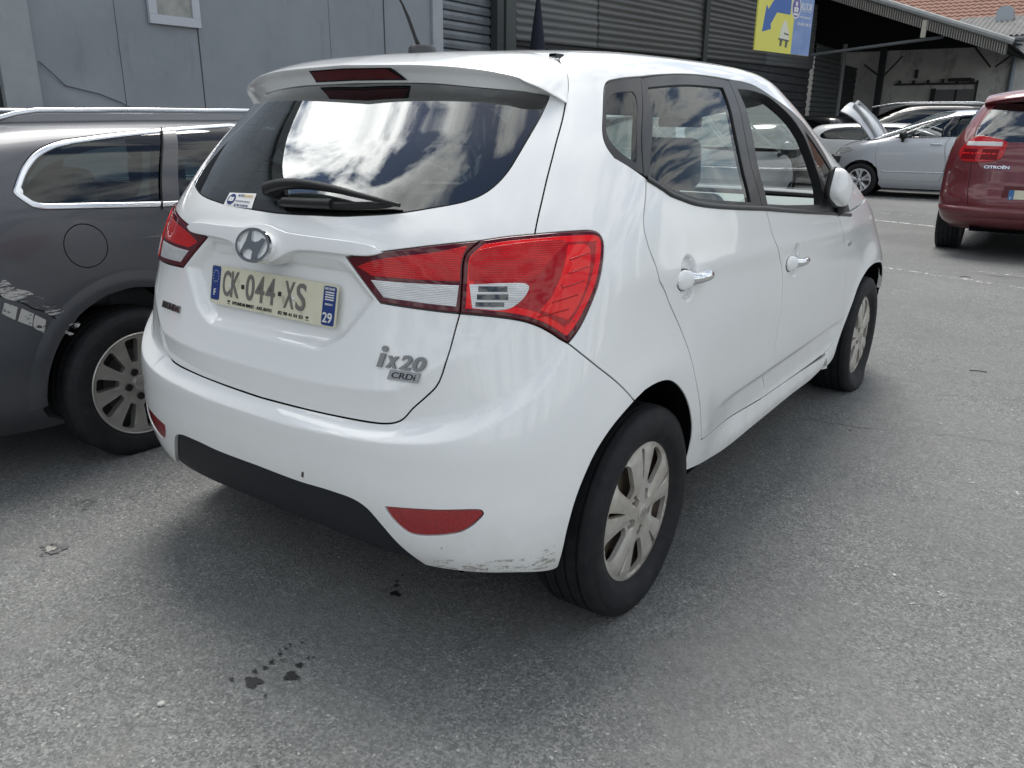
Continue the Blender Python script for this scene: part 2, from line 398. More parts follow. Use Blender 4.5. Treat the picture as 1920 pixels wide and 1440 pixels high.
def yz_uv(S,pts,side=1):
    """(y,z[,corner]) in side view -> (u,v)"""
    if not hasattr(S,'_g'):
        U,V=np.meshgrid(np.linspace(.05,2.95,150),np.linspace(S.v0,S.v1,160)); S._g=(U,V,S.P(U,V))
    U,V,P=S._g; r=[]
    for p in pts:
        i=np.argmin((P[...,1]-p[0])**2+(P[...,2]-p[1])**2); u,v=U.flat[i],V.flat[i]
        for _ in range(12):
            a=S.P(u,v);h=1e-4;v_=min(v,S.v1-h); e=np.array([p[0]-a[1],p[1]-a[2]]); J=np.array([(S.P(u+h,v)-a)[1:]/h,(S.P(u,v_+h)-S.P(u,v_))[1:]/h]).T
            try: s=np.linalg.solve(J,e)
            except Exception: break
            s=np.clip(s,-.2,.2); u=u+s[0]; v=min(max(v+s[1],S.v0),S.v1)
        r.append((float(u),float(v))+tuple(p[2:]))
    return r
def xz_uv(S,pts):
    if not hasattr(S,'_h'):
        U,V=np.meshgrid(np.linspace(0,.95,140),np.linspace(S.v0,S.v1,180)); S._h=(U,V,S.P(U,V))
    U,V,P=S._h; r=[]
    for p in pts:
        sg=1 if p[0]>=0 else -1; x=abs(p[0])
        i=np.argmin((P[...,0]-x)**2+(P[...,2]-p[1])**2); u,v=U.flat[i],V.flat[i]
        for _ in range(12):
            a=S.P(u,v);h=1e-4;v_=min(v,S.v1-h); e=np.array([x-a[0],p[1]-a[2]]); J=np.array([(S.P(u+h,v)-a)[[0,2]]/h,(S.P(u,v_+h)-S.P(u,v_))[[0,2]]/h]).T
            try: s=np.linalg.solve(J,e)
            except Exception: break
            s=np.clip(s,-.15,.15); u=min(max(u+s[0],0),1); v=min(max(v+s[1],S.v0),S.v1)
        r.append((sg*float(u),float(v))+tuple(p[2:]))
    return r

# ================================================================== ground
ma=pm('asphalt',(.17,.17,.17),.85)
def asphalt(m):
    co=coord(m)
    v1=N(m,'ShaderNodeTexVoronoi'); v1.inputs['Scale'].default_value=170; L(m,co,v1.inputs['Vector'])
    hs=N(m,'ShaderNodeSeparateColor'); L(m,v1.outputs['Color'],hs.inputs[0])
    st=ramp(m,hs.outputs[0],[(.0,(.088,.092,.091)),(.45,(.155,.160,.158)),(.80,(.220,.225,.221)),(.980,(.265,.265,.255)),(.996,(.42,.42,.40))])
    fine=ramp(m,noise(m,420,2,.6),[(.30,(.76,.76,.76)),(.72,(1.20,1.20,1.20))])
    c=mixc(m,1.,st,fine,'MULTIPLY')
    sm=ramp(m,noise(m,1.3,5,.6,dist=.8),[(.36,(0,0,0)),(.62,(1,1,1))])          # worn smooth against rough
    c=mixc(m,sm,c,mixc(m,.62,c,(.165,.169,.167)))
    c=mixc(m,1.,c,ramp(m,noise(m,48,4,.7),[(.32,(.80,.80,.80)),(.68,(1.18,1.18,1.18))]),'MULTIPLY'); c=mixc(m,1.,c,ramp(m,noise(m,11,5,.7),[(.30,(.87,.87,.87)),(.70,(1.10,1.10,1.10))]),'MULTIPLY')
    mac=ramp(m,noise(m,.45,6,.62),[(.30,(.76,.765,.78)),(.5,(.98,.98,.98)),(.72,(1.18,1.18,1.16))]); c=mixc(m,1.,c,mac,'MULTIPLY')
    br=ramp(m,noise(m,2.4,7,.7,dist=1.2),[(.52,(0,0,0)),(.74,(.4,.4,.4))]); c=mixc(m,br,c,(.185,.18,.168))
    st2=ramp(m,noise(m,2.1,5,.6,coord(m,(1,.45,1))),[(.60,(0,0,0)),(.78,(.5,.5,.5))]); c=mixc(m,st2,c,(.105,.107,.106))
    L(m,c,bsdf(m).inputs['Base Color'])
    hgt=mixc(m,.35,v1.outputs['Distance'],noise(m,300,3,.6)); hgt=mixc(m,sm,hgt,(.45,.45,.45)) if 0 else hgt
    bump(m,hgt,.85,.004); bsdf(m).inputs['Roughness'].default_value=.78
asphalt(ma)
gr=mesh('ground',[(-70,-50,0),(70,-50,0),(70,110,0),(-70,110,0)],[(0,1,2,3)],ma); gr['kind']='structure'
# worn white paint on the asphalt
mp=pm('worn_line_paint',(.62,.62,.60),.7)
def worn(m,thr,scale=9,vec=None):
    b=bsdf(m); t=N(m,'ShaderNodeBsdfTransparent'); mx=N(m,'ShaderNodeMixShader'); o=[n for n in m.node_tree.nodes if n.type=='OUTPUT_MATERIAL'][0]
    f=ramp(m,noise(m,scale,7,.75,vec=coord(m,vec) if vec else None),[(thr,(0,0,0)),(thr+.05,(1,1,1))]); L(m,f,mx.inputs[0]); L(m,t.outputs[0],mx.inputs[1]); L(m,b.outputs[0],mx.inputs[2]); L(m,mx.outputs[0],o.inputs[0])
worn(mp,.46); mp2=pm('faded_line_paint',(.55,.55,.54),.7); worn(mp2,.53,14); mp3=pm('almost_gone_paint',(.5,.5,.49),.7); worn(mp3,.60,16)
def line(a,b,w,m,z=.004):
    a=np.array(a);b=np.array(b);d=(b-a)/np.hypot(*(b-a));n=np.array([-d[1],d[0]])*w/2
    o=mesh('painted_marking',[(*(a-n),z),(*(b-n),z),(*(b+n),z),(*(a+n),z)],[(0,1,2,3)],m); o['kind']='structure'
line((-4.2,16.0),(4,16.3),.10,mp); line((-1.3,11.72),(3.2,10.1),.09,mp); line((-2.0,12.9),(2.5,12.3),.07,mp2)
line((-.4,7.15),(1.5,6.55),.10,mp2); line((.9,7.35),(3.5,7.0),.07,mp2); line((.55,6.43),(1.75,6.05),.06,mp3); line((1.35,1.62),(3.0,1.15),.16,mp3); line((1.25,.62),(2.6,.30),.14,mp3); line((-1.6,-1.25),(-1.15,-2.2),.10,mp2)
line((1.05,2.35),(1.5,2.2),.12,mp3)
# oil spots and a small pothole
mo=pm('oil',(.022,.023,.024),.45)
def stain(x,y,r,m,asp=1,z=.0045,name='oil_stain',seed=0,n=26):
    R_=random.Random(seed); ph=[R_.uniform(0,6) for _ in range(4)]
    P=[]
    for i in range(n):
        a=2*pi*i/n; k=r*(1+.22*sin(3*a+ph[0])+.16*sin(5*a+ph[1])+.10*sin(9*a+ph[2])); P.append((x+k*asp*cos(a),y+k*sin(a),z))
    V=[(x,y,z)]+P; o=mesh(name,V,[(0,i+1,(i+1)%n+1) for i in range(n)],m); o['kind']='structure'
for i,(x,y,r,s) in enumerate([(.232,-.915,.019,1.2),(.292,-.842,.0155,1.2),(.210,-.86,.006,1),(.200,-.885,.006,1.2),(.205,-.835,.0065,1),(.198,-.80,.005,1),(.185,-.755,.004,1),(.205,-.73,.003,1),(.19,-.775,.004,1),(.275,-.80,.009,1),(.27,-.765,.004,1),(.28,-.755,.003,1),(.178,-.94,.005,1.4),(.245,-.40,.012,1.6),(.215,-.365,.008,1),(.2,-.345,.006,1),(.19,-.31,.004,1),(.30,-.93,.004,1),(1.02,-1.16,.007,1)]): stain(x,y,r,mo,s,seed=i)
worn(mo,.27,120); mh=pm('oil_halo',(.085,.086,.085),.7); worn(mh,.57,45)
for i,(x,y,r) in enumerate([(.232,-.915,.032),(.292,-.842,.026),(.20,-.83,.035),(.245,-.40,.03)]): stain(x,y,r,mh,1.3,z=.0040,seed=90+i)
md=pm('dark_wear',(.13,.13,.13),.85); worn(md,.46,75)
mw=pm('damp_patch',(.14,.141,.14),.8); worn(mw,.50,60)
for i,(x,y,r,s) in enumerate([(-1.12,-.64,.035,1.8),(-1.55,-.40,.03,1.5),(.68,-1.22,.03,1.5),(1.0,-1.05,.012,1.6)]): 
    stain(x,y,r,mw,s,z=.0042,name='patch_stain',seed=40+i)
stain(-.87,-.88,.036,md,1.3,name='pothole',seed=77); stain(-.873,-.885,.014,pm('pothole_grit',(.30,.29,.27),.9),1.5,z=.0052,name='pothole',seed=78)
def crack(pts,seed,w=.0035):
    R2=random.Random(seed); P=[]
    for (x0,y0),(x1,y1) in zip(pts[:-1],pts[1:]):
        for i in range(14): t=i/14; P.append((x0+(x1-x0)*t+R2.uniform(-.008,.008),y0+(y1-y0)*t+R2.uniform(-.010,.010)))
    P.append(pts[-1]); V=[];n=len(P)
    for i,(x,y) in enumerate(P): ww=w*R2.uniform(.2,1)*min(1,3*i/n,3*(n-1-i)/n+.05); V+=[(x,y-ww,.0038),(x,y+ww,.0038)]
    o=mesh('crack',V,[(2*i,2*i+2,2*i+3,2*i+1) for i in range(n-1)],pm('crack_dark',(.06,.06,.06),.9)); o['kind']='structure'
crack([(.62,1.88),(.80,1.93),(1.02,1.97),(1.22,2.02)],5); crack([(1.22,2.03),(1.45,2.14),(1.70,2.15)],6,.0022); crack([(2.0,7.5),(1.2,7.15),(.7,7.2)],7,.008); crack([(1.3,6.6),(2.2,6.5)],8,.008)
# loose grit: hundreds of tiny chips, nobody could count them
gb=MB(); R_=random.Random(3)
for i in range(750):
    while 1:
        x=R_.uniform(-2.2,3.2); y=R_.uniform(-1.75,4.5)
        if not(-.9<x<.9 and -.3<y<3.2): break
    r=R_.choice([.0014,.0018,.0022,.003]) if R_.random()<.97 else .006
    V=[(x+r*R_.uniform(.6,1.3)*cos(a),y+r*R_.uniform(.6,1.3)*sin(a),.001) for a in (0,1.3,2.5,3.8,5.0)]+[(x+r*.2,y,r*R_.uniform(.6,1.1)+.001)]
    gb.add(V,[(0,1,5),(1,2,5),(2,3,5),(3,4,5),(4,0,5)],R_.choice([0,0,1,1,2]))
gg=gb.build('loose_grit',[pm('grit_pale',(.50,.49,.46),.8),pm('grit_mid',(.26,.255,.25),.8),pm('grit_dark',(.05,.05,.05),.8)]); tag(gg,kind='stuff',label='tiny pale and dark chips scattered over the asphalt')
for i,(x,y,l,a,lb) in enumerate([(1.38,3.38,.09,.2,'thin dark twig on the asphalt level with the front wheel'),(1.004,-1.255,.035,.1,'short dark twig on the asphalt at the bottom of the photo'),(.86,6.9,.09,.05,'small dark stick on the asphalt beyond the front wheel')]):
    t=MB().tube([(x-l/2*cos(a),y-l/2*sin(a),.004),(x,y+.004,.006),(x+l/2*cos(a),y+l/2*sin(a),.004)],.0028,5).build('twig',pm('twig_brown',(.035,.028,.022),.8)); tag(t,lb,'twig')
def stone(x,y,r,lb,seed):
    R2=random.Random(seed); bm=bmesh.new(); bmesh.ops.create_icosphere(bm,subdivisions=1,radius=r)
    V=[(x+v.co.x*R2.uniform(.7,1.3),y+v.co.y*R2.uniform(.7,1.3),max(.0005,r*.5+v.co.z*.6*R2.uniform(.8,1.2))) for v in bm.verts]; F=[[v.index for v in f.verts] for f in bm.faces]; bm.free()
    tag(mesh('stone',V,F,pm('grit_pale',(.50,.49,.46),.8)),lb,'stone')
stone(.118,-1.10,.010,'small pale stone on the asphalt at the lower left, below the oil spots',1); stone(1.42,-.93,.008,'small pale stone on the asphalt at the lower right',2)
# ================================================================== grey metal building on the left (wall plane x=-6)
def pmn(name,a,b,rough=.5,scale=3,metal=0,dark=None,vec=None,bmp=0):
    m=pm(name,a,rough,metal)
    if name in _done: return m
    _done.add(name); f=noise(m,scale,6,.65,vec=coord(m,vec) if vec else None); c=ramp(m,f,[(.35,a),(.68,b)])
    if dark: 
        f2=ramp(m,noise(m,scale*2.7,8,.75,vec=coord(m,(1,1,.45))),[(.60,(0,0,0)),(.74,(.8,.8,.8))]); c=mixc(m,f2,c,dark)
    L(m,c,bsdf(m).inputs['Base Color'])
    if bmp: bump(m,noise(m,scale*8,6,.6),.3,bmp)
    return m
_done=set()
BX=-6.0
MWALL=pmn('grey_sheet_metal',(.20,.222,.252),(.252,.275,.305),.42,1.1,dark=None)
f2=ramp(MWALL,noise(MWALL,4,8,.75,coord(MWALL,(1,1,.3))),[(.56,(0,0,0)),(.76,(.6,.6,.6))]); z_=N(MWALL,'ShaderNodeSeparateXYZ'); L(MWALL,coord(MWALL),z_.inputs[0]); 
def last_base(m): return [l.from_socket for l in m.node_tree.links if l.to_socket==bsdf(m).inputs['Base Color']][0]
b_=last_base(MWALL); L(MWALL,mixc(MWALL,f2,b_,(.13,.14,.145)),bsdf(MWALL).inputs['Base Color'])
bld=empty('metal_building',(0,0,0),0,'long building of flat grey metal sheets on the left, with a small window high up','building')
def xbox(mb,x0,x1,y0,y1,z0,z1,m=0,bev=0): return mb.box(((x0+x1)/2,(y0+y1)/2,(z0+z1)/2),((x1-x0)/2,(y1-y0)/2,(z1-z0)/2),m,bev=bev)
def wallpanel(y0,y1,buckle=0,z1=5.6):
    ny=max(4,int((y1-y0)/.06)); nz=40; rows=[]
    for z in np.linspace(.02,z1,nz):
        rows.append([(BX+.0+.006*sin(y*2.3+z*1.1)+(buckle*(.05*math.exp(-((z-(1.62-.55*(y-1.78)))/.10)**2)*min(1,(y-1.78)/.2) if y>1.78 else 0)),y,z) for y in np.linspace(y0+.004,y1-.004,ny)])
    mb=MB().grid(rows); o=mb.build('wall_panel',MWALL,bld,smooth=True); return o
for a,b,k in ((-12,-9,0),(-9,-6,0),(-6,-3,0),(-3,-.6,0),(1.78,2.57,1),(2.57,3.44,0),(3.44,5.22,0),(5.22,6.15,0),(6.15,7.05,0)): wallpanel(a,b,k)
xbox(MB(),BX-.16,BX-.02,-12,7.05,.0,5.55).build('wall_core',pm('core_dark',(.03,.032,.035),.8),bld)
sm=MB(); 
for y in (2.57,3.44,5.22,6.15): xbox(sm,BX-.012,BX+.004,y-.004,y+.004,.02,5.5)
sm.build('seam',pm('seam_dark',(.05,.055,.06),.6),bld)
mpost=pmn('post_grey',(.26,.28,.30),(.31,.33,.35),.5,4)
f2=ramp(mpost,noise(mpost,3.2,7,.7),[(.66,(0,0,0)),(.69,(1,1,1))]); L(mpost,mixc(mpost,f2,last_base(mpost),(.33,.09,.05)),bsdf(mpost).inputs['Base Color'])
xbox(MB(),BX-.02,BX+.05,1.47,1.775,0,5.6,bev=.008).build('post',mpost,bld)
xbox(MB(),BX-1.2,BX-.7,-.6,1.47,0,5.6).build('doorway_recess',pm('recess_dark',(.05,.055,.06),.8),bld)
xbox(MB(),BX-.5,BX+.0,-.6,1.47,3.0,5.6).build('lintel',MWALL,bld)
xbox(MB(),BX-.02,BX+.04,7.05,7.26,0,5.6,bev=.006).build('edge_post',pmn('post_light',(.30,.32,.35),(.36,.38,.41),.5,3),bld)
xbox(MB(),BX-6,BX+.12,-12,7.4,5.6,5.85).build('roof_edge',pm('roof_grey',(.12,.125,.13),.7),bld)
win=MB(); y0,y1,z0,z1=2.90,3.46,2.26,3.05; t=.085
for a,b,c,d in ((y0,y1,z0,z0+t),(y0,y1,z1-t,z1),(y0,y0+t,z0+t,z1-t),(y1-t,y1,z0+t,z1-t)): xbox(win,BX+.005,BX+.045,a,b,c,d,bev=.004)
wf=win.build('window',pm('window_frame_grey',(.46,.48,.53),.45),bld)
mpn=pmn('dusty_pane',(.22,.225,.22),(.36,.36,.34),.25,6,dark=(.13,.13,.12)); xbox(MB(),BX+.012,BX+.02,y0+t,y1-t,z0+t,z1-t).build('pane',mpn,wf)
cb=[(1.80,1.85),(1.88,1.78),(2.0,1.66),(2.15,1.63),(2.3,1.60),(2.5,1.53),(2.72,1.42),(2.9,1.36)]
# roller shutter between the grey wall and the sheet-clad warehouse
def slats(name,x,y0,y1,z0,z1,p,m,parent,depth=.018,sh=.5):
    rows=[]; z=z0
    while z<z1:
        for dz,dx in ((0,0),(p*.12,depth),(p*.55,depth*1.15),(p*.90,depth*.6),(p*.93,-.004)): rows.append([(x+dx,y,min(z+dz,z1)) for y in (y0,y1)])
        z+=p
    return MB().grid(rows).build(name,m,parent,smooth=False)
ms1=pmn('shutter_steel',(.10,.115,.13),(.17,.19,.215),.42,2.2,metal=.3)
rs=empty('roller_shutter',(0,0,0),0,'blue grey steel roller shutter beside the flat grey wall, above the car roof','roller shutter')
slats('curtain',BX-.16,7.30,8.56,0,5.4,.125,ms1,rs,.030)
rl_=MB(); xbox(rl_,BX-.12,BX+.0,8.56,8.72,0,5.4); rl_.build('guide_rail',pm('rail_dark',(.035,.040,.042),.5),rs); rl2=MB(); xbox(rl2,BX-.12,BX+.02,8.76,9.02,0,5.4); rl2.build('guide_rail',pm('rail_green',(.045,.055,.055),.5),rs)
# ================================================================== warehouse clad in long ribbed sheets
wh=empty('warehouse',(0,0,0),0,'dark warehouse clad in long ribbed metal sheets, with a wide open shed roof beside it','building')
def ribs(name,x,y0,y1,z0a,z0b,h,p,m,amp=.014):
    rows=[]; n=int(h/p*6)
    for i in range(n+1):
        dz=h*i/n; ph=(dz/p)%1; dx=amp*(1 if .1<ph<.45 else (0 if .55<ph<1 else .5)); rows.append([(x+dx,y,(z0a+(z0b-z0a)*(y-y0)/(y1-y0))+dz) for y in (y0,(y0+y1)/2,y1)])
    return MB().grid(rows).build(name,m,wh)
def mtl(i): 
    b=[.055,.07,.085,.05,.075,.09][i%6]; return pmn('ribbed_sheet_%d'%(i%6),(b*.85,b*.90,b*.93),(b*1.25,b*1.28,b*1.28),.5,1.6,metal=.25,vec=(1,.25,3))
zb=lambda y: 2.60+.0262*(y-9.0)
k=0
for y0,y1 in ((9.06,11.6),(11.55,16.2),(16.45,20.4),(20.35,24.6)):
    for r in range(4):
        yy0,yy1=y0,y1; k+=1; hh=.46
        ribs('metal_sheet',BX-.02-.012*r+(.006 if k%2 else 0),yy0,yy1,zb(yy0)+r*.44,zb(yy1)+r*.44,hh,.115,mtl(k*5+r))
for y,w in ((16.32,.13),):
    xbox(MB(),BX-.05,BX+.04,y-w,y+w-.05,0,4.6).build('post',pm('post_dark_green',(.022,.028,.026),.6),wh)
mdk=pmn('dark_boards',(.018,.020,.024),(.032,.035,.040),.6,2)
slats('lower_wall',BX-.10,9.06,24.6,0,3.05,.21,mdk,wh,.03)
slats('loading_door',BX-.02,24.7,27.6,0,3.75,.15,pmn('door_slats',(.050,.056,.058),(.07,.078,.08),.5,2),wh,.03)
MB().tube([(BX+.05,27.75,0),(BX+.05,27.75,3.95)],.07,8).build('drain_pipe',pm('pipe_grey',(.20,.21,.22),.5),wh)
slats('side_door',BX-.3,27.9,31,0,3.4,.22,mdk,wh,.03)
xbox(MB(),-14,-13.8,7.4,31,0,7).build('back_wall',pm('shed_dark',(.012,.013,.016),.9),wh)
xbox(MB(),-14,BX+.35,7.4,24,5.3,5.45).build('roof',pm('roof_under',(.03,.032,.036),.9),wh)
tr=MB()
for y in (12,15,18,21): tr.tube([(BX-.1,y,4.2),(BX-3,y,5.2)],.035,5); tr.tube([(BX-.1,y,5.2),(BX-2.6,y,4.25)],.035,5)
tr.tube([(BX-.3,9,4.75),(BX-.3,24,4.95)],.05,5); tr.build('roof_truss',pm('truss_steel',(.03,.033,.038),.7),wh)
# the open shed: gable end towards the camera
YG=24.; tipx,tipz=-1.0,3.47; sl_=.353
def gz(x): return tipz-(x-tipx)*sl_
sh_=empty('shed_roof',(0,0,0),0,'wide open shed roof with a ribbed pale gable edge, sloping down to the right','shed')
rows=[[(x,y,gz(x)+.10) for y in (YG,31.2)] for x in np.linspace(-9,tipx+.1,12)]; rows2=[[(-18-x,y,gz(x)+.10) for y in (YG,31.2)] for x in np.linspace(-9,tipx+.1,12)]
MB().grid(rows).grid(rows2).build('roof_sheets',pmn('shed_sheets',(.10,.105,.11),(.16,.165,.17),.7,1),sh_)
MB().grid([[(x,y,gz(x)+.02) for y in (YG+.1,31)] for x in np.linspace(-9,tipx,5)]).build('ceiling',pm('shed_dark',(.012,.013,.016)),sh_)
bb=MB(); c0,c1=(-9.,gz(-9)),(tipx+.1,gz(tipx+.1))
n=260; 
for i in range(n):
    x=-9+(tipx+.1+9)*i/n; xx=x+.016
    if i%2==0: bb.box((xx,YG-.02,gz(xx)-.10),(.012,.018,.15))
bb.box((0,0,-50),(.001,.001,.001)) if 0 else None
bb.build('ribbed_fascia',pmn('fascia',(.30,.29,.26),(.22,.21,.19),.6,5),sh_)
pl=MB(); pl.add([(c0[0],YG,c0[1]-.26),(c1[0],YG,c1[1]-.24),(c1[0],YG,c1[1]+.06),(c0[0],YG,c0[1]+.06),(c0[0],YG+.05,c0[1]-.26),(c1[0],YG+.05,c1[1]-.24),(c1[0],YG+.05,c1[1]+.06),(c0[0],YG+.05,c0[1]+.06)],[(0,1,2,3),(7,6,5,4),(0,4,5,1),(3,2,6,7),(1,5,6,2)]); pl.build('fascia_board',pm('fascia_back',(.085,.083,.078),.7),sh_)
tb=MB(); tb.tube([(c0[0],YG-.06,c0[1]+.11),(c1[0]+.12,YG-.06,c1[1]+.07)],.085,8); tb.build('verge_cap',pmn('verge',(.33,.34,.34),(.26,.27,.27),.6,3),sh_)
pb=MB(); pb.tube([(-7.5,YG+.3,3.25),(-2.55,YG+.3,3.72)],.045,7); pb.tube([(-2.55,YG+.3,3.72),(-2.3,YG-.0,3.95)],.05,6); pb.build('tie_beam',pm('beam_grey',(.13,.14,.15),.6),sh_)
xbox(MB(),-3.02,-2.90,YG-.06,YG+.02,gz(-2.96)-.46,gz(-2.96)-.02).build('bracket',pm('bracket_pale',(.42,.40,.34),.6),sh_)
# ================================================================== plaster wall closing the yard
YW=31.
mpl=pmn('old_plaster',(.46,.455,.43),(.64,.63,.60),.9,.9,dark=(.16,.155,.15),bmp=.02)
f3=ramp(mpl,noise(mpl,1.6,9,.8,coord(mpl,(1,1,.5))),[(.55,(0,0,0)),(.62,(.7,.7,.7))]); L(mpl,mixc(mpl,f3,last_base(mpl),(.28,.27,.255)),bsdf(mpl).inputs['Base Color'])
pw=empty('plaster_building',(0,0,0),0,'pale building with stained plaster wall closing the yard at the back right','building')
xbox(MB(),-7.5,14,YW,YW+.3,0,4.12).build('wall',mpl,pw)
mpi=pm('iron_dark',(.025,.024,.024),.7)
g=MB(); xbox(g,-4.9,-2.35,YW-.10,YW-.04,2.78,2.84)
for i in range(6): g.box((-4.75+.46*i,YW-.11,2.86+(.02 if i>2 else 0)),(.045,.03,.08))
g.tube([(-3.2,YW-.12,2.93),(-2.5,YW-.12,2.93)],.055,8); g.box((-2.31,YW-.06,2.3),(.035,.03,.6)); g.box((-4.25,YW-.06,3.15),(.05,.03,.14)); g.build('sliding_door_rail',mpi,pw)
xbox(MB(),-3.62,-2.4,YW-.05,YW-.005,0,2.62).build('door',pm('door_grey',(.15,.15,.155),.7),pw); xbox(MB(),-3.7,-3.55,YW-.06,YW-.003,0,2.66).build('door_jamb',mpi,pw); xbox(MB(),-2.95,-2.88,YW-.06,YW-.05,0,2.62).build('door_jamb',mpi,pw)
MB().box((-5.35,YW-.4,2.0),(.10,.10,2.0)).build('column',pm('column_dark',(.03,.032,.036),.8),pw)
for a,b in (((-2.55,3.95),(-1.98,3.30)),((-1.35,3.72),(-1.85,3.30)),((-6.0,3.5),(-5.45,3.1)),((-4.75,3.75),(-5.3,3.1))): MB().tube([(a[0],YW-.2,a[1]),(b[0],YW-.2,b[1])],.028,6).build('stay',mpi,pw)
MB().tube([(-1.33,YW-.1,0),(-1.33,YW-.1,4.05)],.075,8).build('downpipe',pm('pipe_blue_grey',(.22,.26,.31),.5),pw)
MB().tube([(-2.2,YW-.12,4.17),(14,YW-.12,4.17)],.085,8).build('gutter',pm('gutter_grey',(.20,.21,.22),.5),pw)
rows=[]
for x in np.linspace(-3.6,14,480): 
    q=.032*sin(x*2*pi/.16); rows.append([(x,YW-.18,4.27+q),(x,YW+3.2,5.22+q)])
mr1=pmn('fibre_roof',(.13,.13,.128),(.21,.205,.20),.85,2.5,dark=(.07,.07,.068)); MB().grid(rows).build('corrugated_roof',mr1,pw,smooth=True)
mt=pmn('roof_tiles',(.22,.115,.085),(.30,.17,.13),.9,6,dark=(.15,.09,.07))
rows=[]; n=34; xs=np.arange(-12,14,.055)
for i in range(n):
    for dy,dz in ((0,.0),(.235,.016*0+.135),): 
        rows.append([(x,YW+3.1+.24*i+dy,5.05+.145*i+dz+(.030 if dy==0 else 0)+.020*sin(x*2*pi/.22)) for x in xs])
MB().grid(rows).build('tiled_roof',mt,pw)
xbox(MB(),-12,14,YW+3.0,YW+3.25,0,5.0).build('rear_wall',mpl,pw)
vt=MB(); P=[(-.27,-.35),(.27,-.35),(.27,.12)]+[(.27*cos(a),.12+.22*sin(a)) for a in np.linspace(.2,pi-.2,9)]+[(-.27,.12)]; vt.slab(P,.5,lambda a,b,c:(-2.12+a,YW+2.3+c,5.12+b)); vt.build('roof_vent',pm('vent_steel',(.33,.36,.39),.4,.5),pw)
MB().slab([(-9,3.93),(-1.15,3.93),(-1.15,gz(-1.15)+.05 if gz(-1.15)>3.93 else 3.95),(-9,gz(-9)+.05)],.15,lambda a,b,c:(a,30.6+c,b)).build('dark_backing',pm('shed_dark',(.012,.013,.016)),sh_); MB().slab([(-17,3.93),(-9,3.93),(-9,gz(-9)+.05),(-17,gz(-9)-2.7)],.15,lambda a,b,c:(a,30.6+c,b)).build('dark_backing',pm('shed_dark',(.012,.013,.016)),sh_)  # near-black sheets added at the back to fill in the shed's shaded interior
# ================================================================== hanging delivery sign
sg=empty('hanging_sign',(0,0,0),0,'yellow and blue delivery sign with a bent blue arrow, hanging under the shed roof','sign')
a_=np.array((-4.02,14.0)); b_=np.array((-3.60,16.0)); SW=float(np.hypot(*(b_-a_))); Ms_=frame_mat(((a_[0]+b_[0])/2,(a_[1]+b_[1])/2,3.42),(*(b_-a_),0),((b_-a_)[1],-(b_-a_)[0],0))
SHh=.69
def sgf(a,b,c): return tuple(Ms_@Vector((a*SW/2,b*SHh,c)))   # a,b in -1..1
MB().slab([(-1,-1),(1,-1),(1,1),(-1,1)],-.03,sgf).build('board',pm('sign_yellow',(.74,.70,.13),.45),sg)
bl_=MB(); bl_.slab([(.30,-.995),(.995,-.995),(.995,.995),(.33,.995),(.30,.3)],.003,sgf); bl_.build('blue_field',pmn('sign_blue',(.16,.26,.52),(.24,.33,.60),.45,3),sg)
ar=MB(); ar.slab([(-.80,-.52),(-.50,-.42),(-.53,-.30),(-.34,.02),(.14,.02),(.14,.40),(-.42,.42),(-.64,.06),(-.72,.16)],.004,sgf); ar.build('arrow',pm('sign_arrow',(.045,.13,.42),.45),sg)
wt=MB(); V,F=text_mesh('LIVRAISON',SW*.62,.28,.004,bold=.03); V=V+np.array([-.30*SW/2*1.1,.74*SHh,0]); wt.add(xf(V,Ms_),F); wt.build('lettering',pm('sign_teal',(.03,.12,.25),.45),sg)
dk=MB(); dk.slab([(.33+.17*cos(t),.24+.30*sin(t)) for t in np.linspace(0,2*pi,32)[:-1]],.006,sgf); dk.build('badge_ring',pm('sign_white',(.75,.75,.75),.45),sg); dk=MB(); dk.slab([(.33+.145*cos(t),.24+.265*sin(t)) for t in np.linspace(0,2*pi,32)[:-1]],.008,sgf); dk.build('badge_disc',pm('sign_violet',(.14,.12,.34),.45),sg)
w2=MB(); 
for P in ([(.30,.38),(.36,.38),(.37,.28),(.29,.28)],[(.25,.22),(.32,.26),(.33,.12),(.26,.10)],[(.34,.26),(.41,.22),(.40,.10),(.34,.12)],[(.24,.08),(.42,.08),(.42,.03),(.24,.03)]): w2.slab(P,.010,sgf)
w2.build('badge_figure',pm('sign_white',(.75,.75,.75)),sg)
cr_=MB(); cr_.slab([(.60,.52),(.86,.50),(.88,.62),(.82,.72),(.78,.80),(.68,.80),(.64,.72),(.59,.64)],.006,sgf); cr_.build('car_pictogram',pm('sign_lime',(.72,.75,.10),.45),sg)
MSW_=pm('sign_white',(.75,.75,.75))
for tx_,w_,h_,x_,y_ in (('ALLOCAR',.44,.13,.72,.30),('01 48 61 49 37',.52,.06,.70,-.17),('www.allocar.fr',.46,.04,.70,.02)):
    V,F=text_mesh(tx_,w_,h_,.004,bold=.008); V=V+np.array([x_*SW/2,y_*SHh,.002]); MB().add(xf(V,Ms_),F).build('small_lettering',MSW_,sg)
MB().slab([(.52,.17),(.90,.17),(.90,.18),(.52,.18)],.006,sgf).build('underline',MSW_,sg)
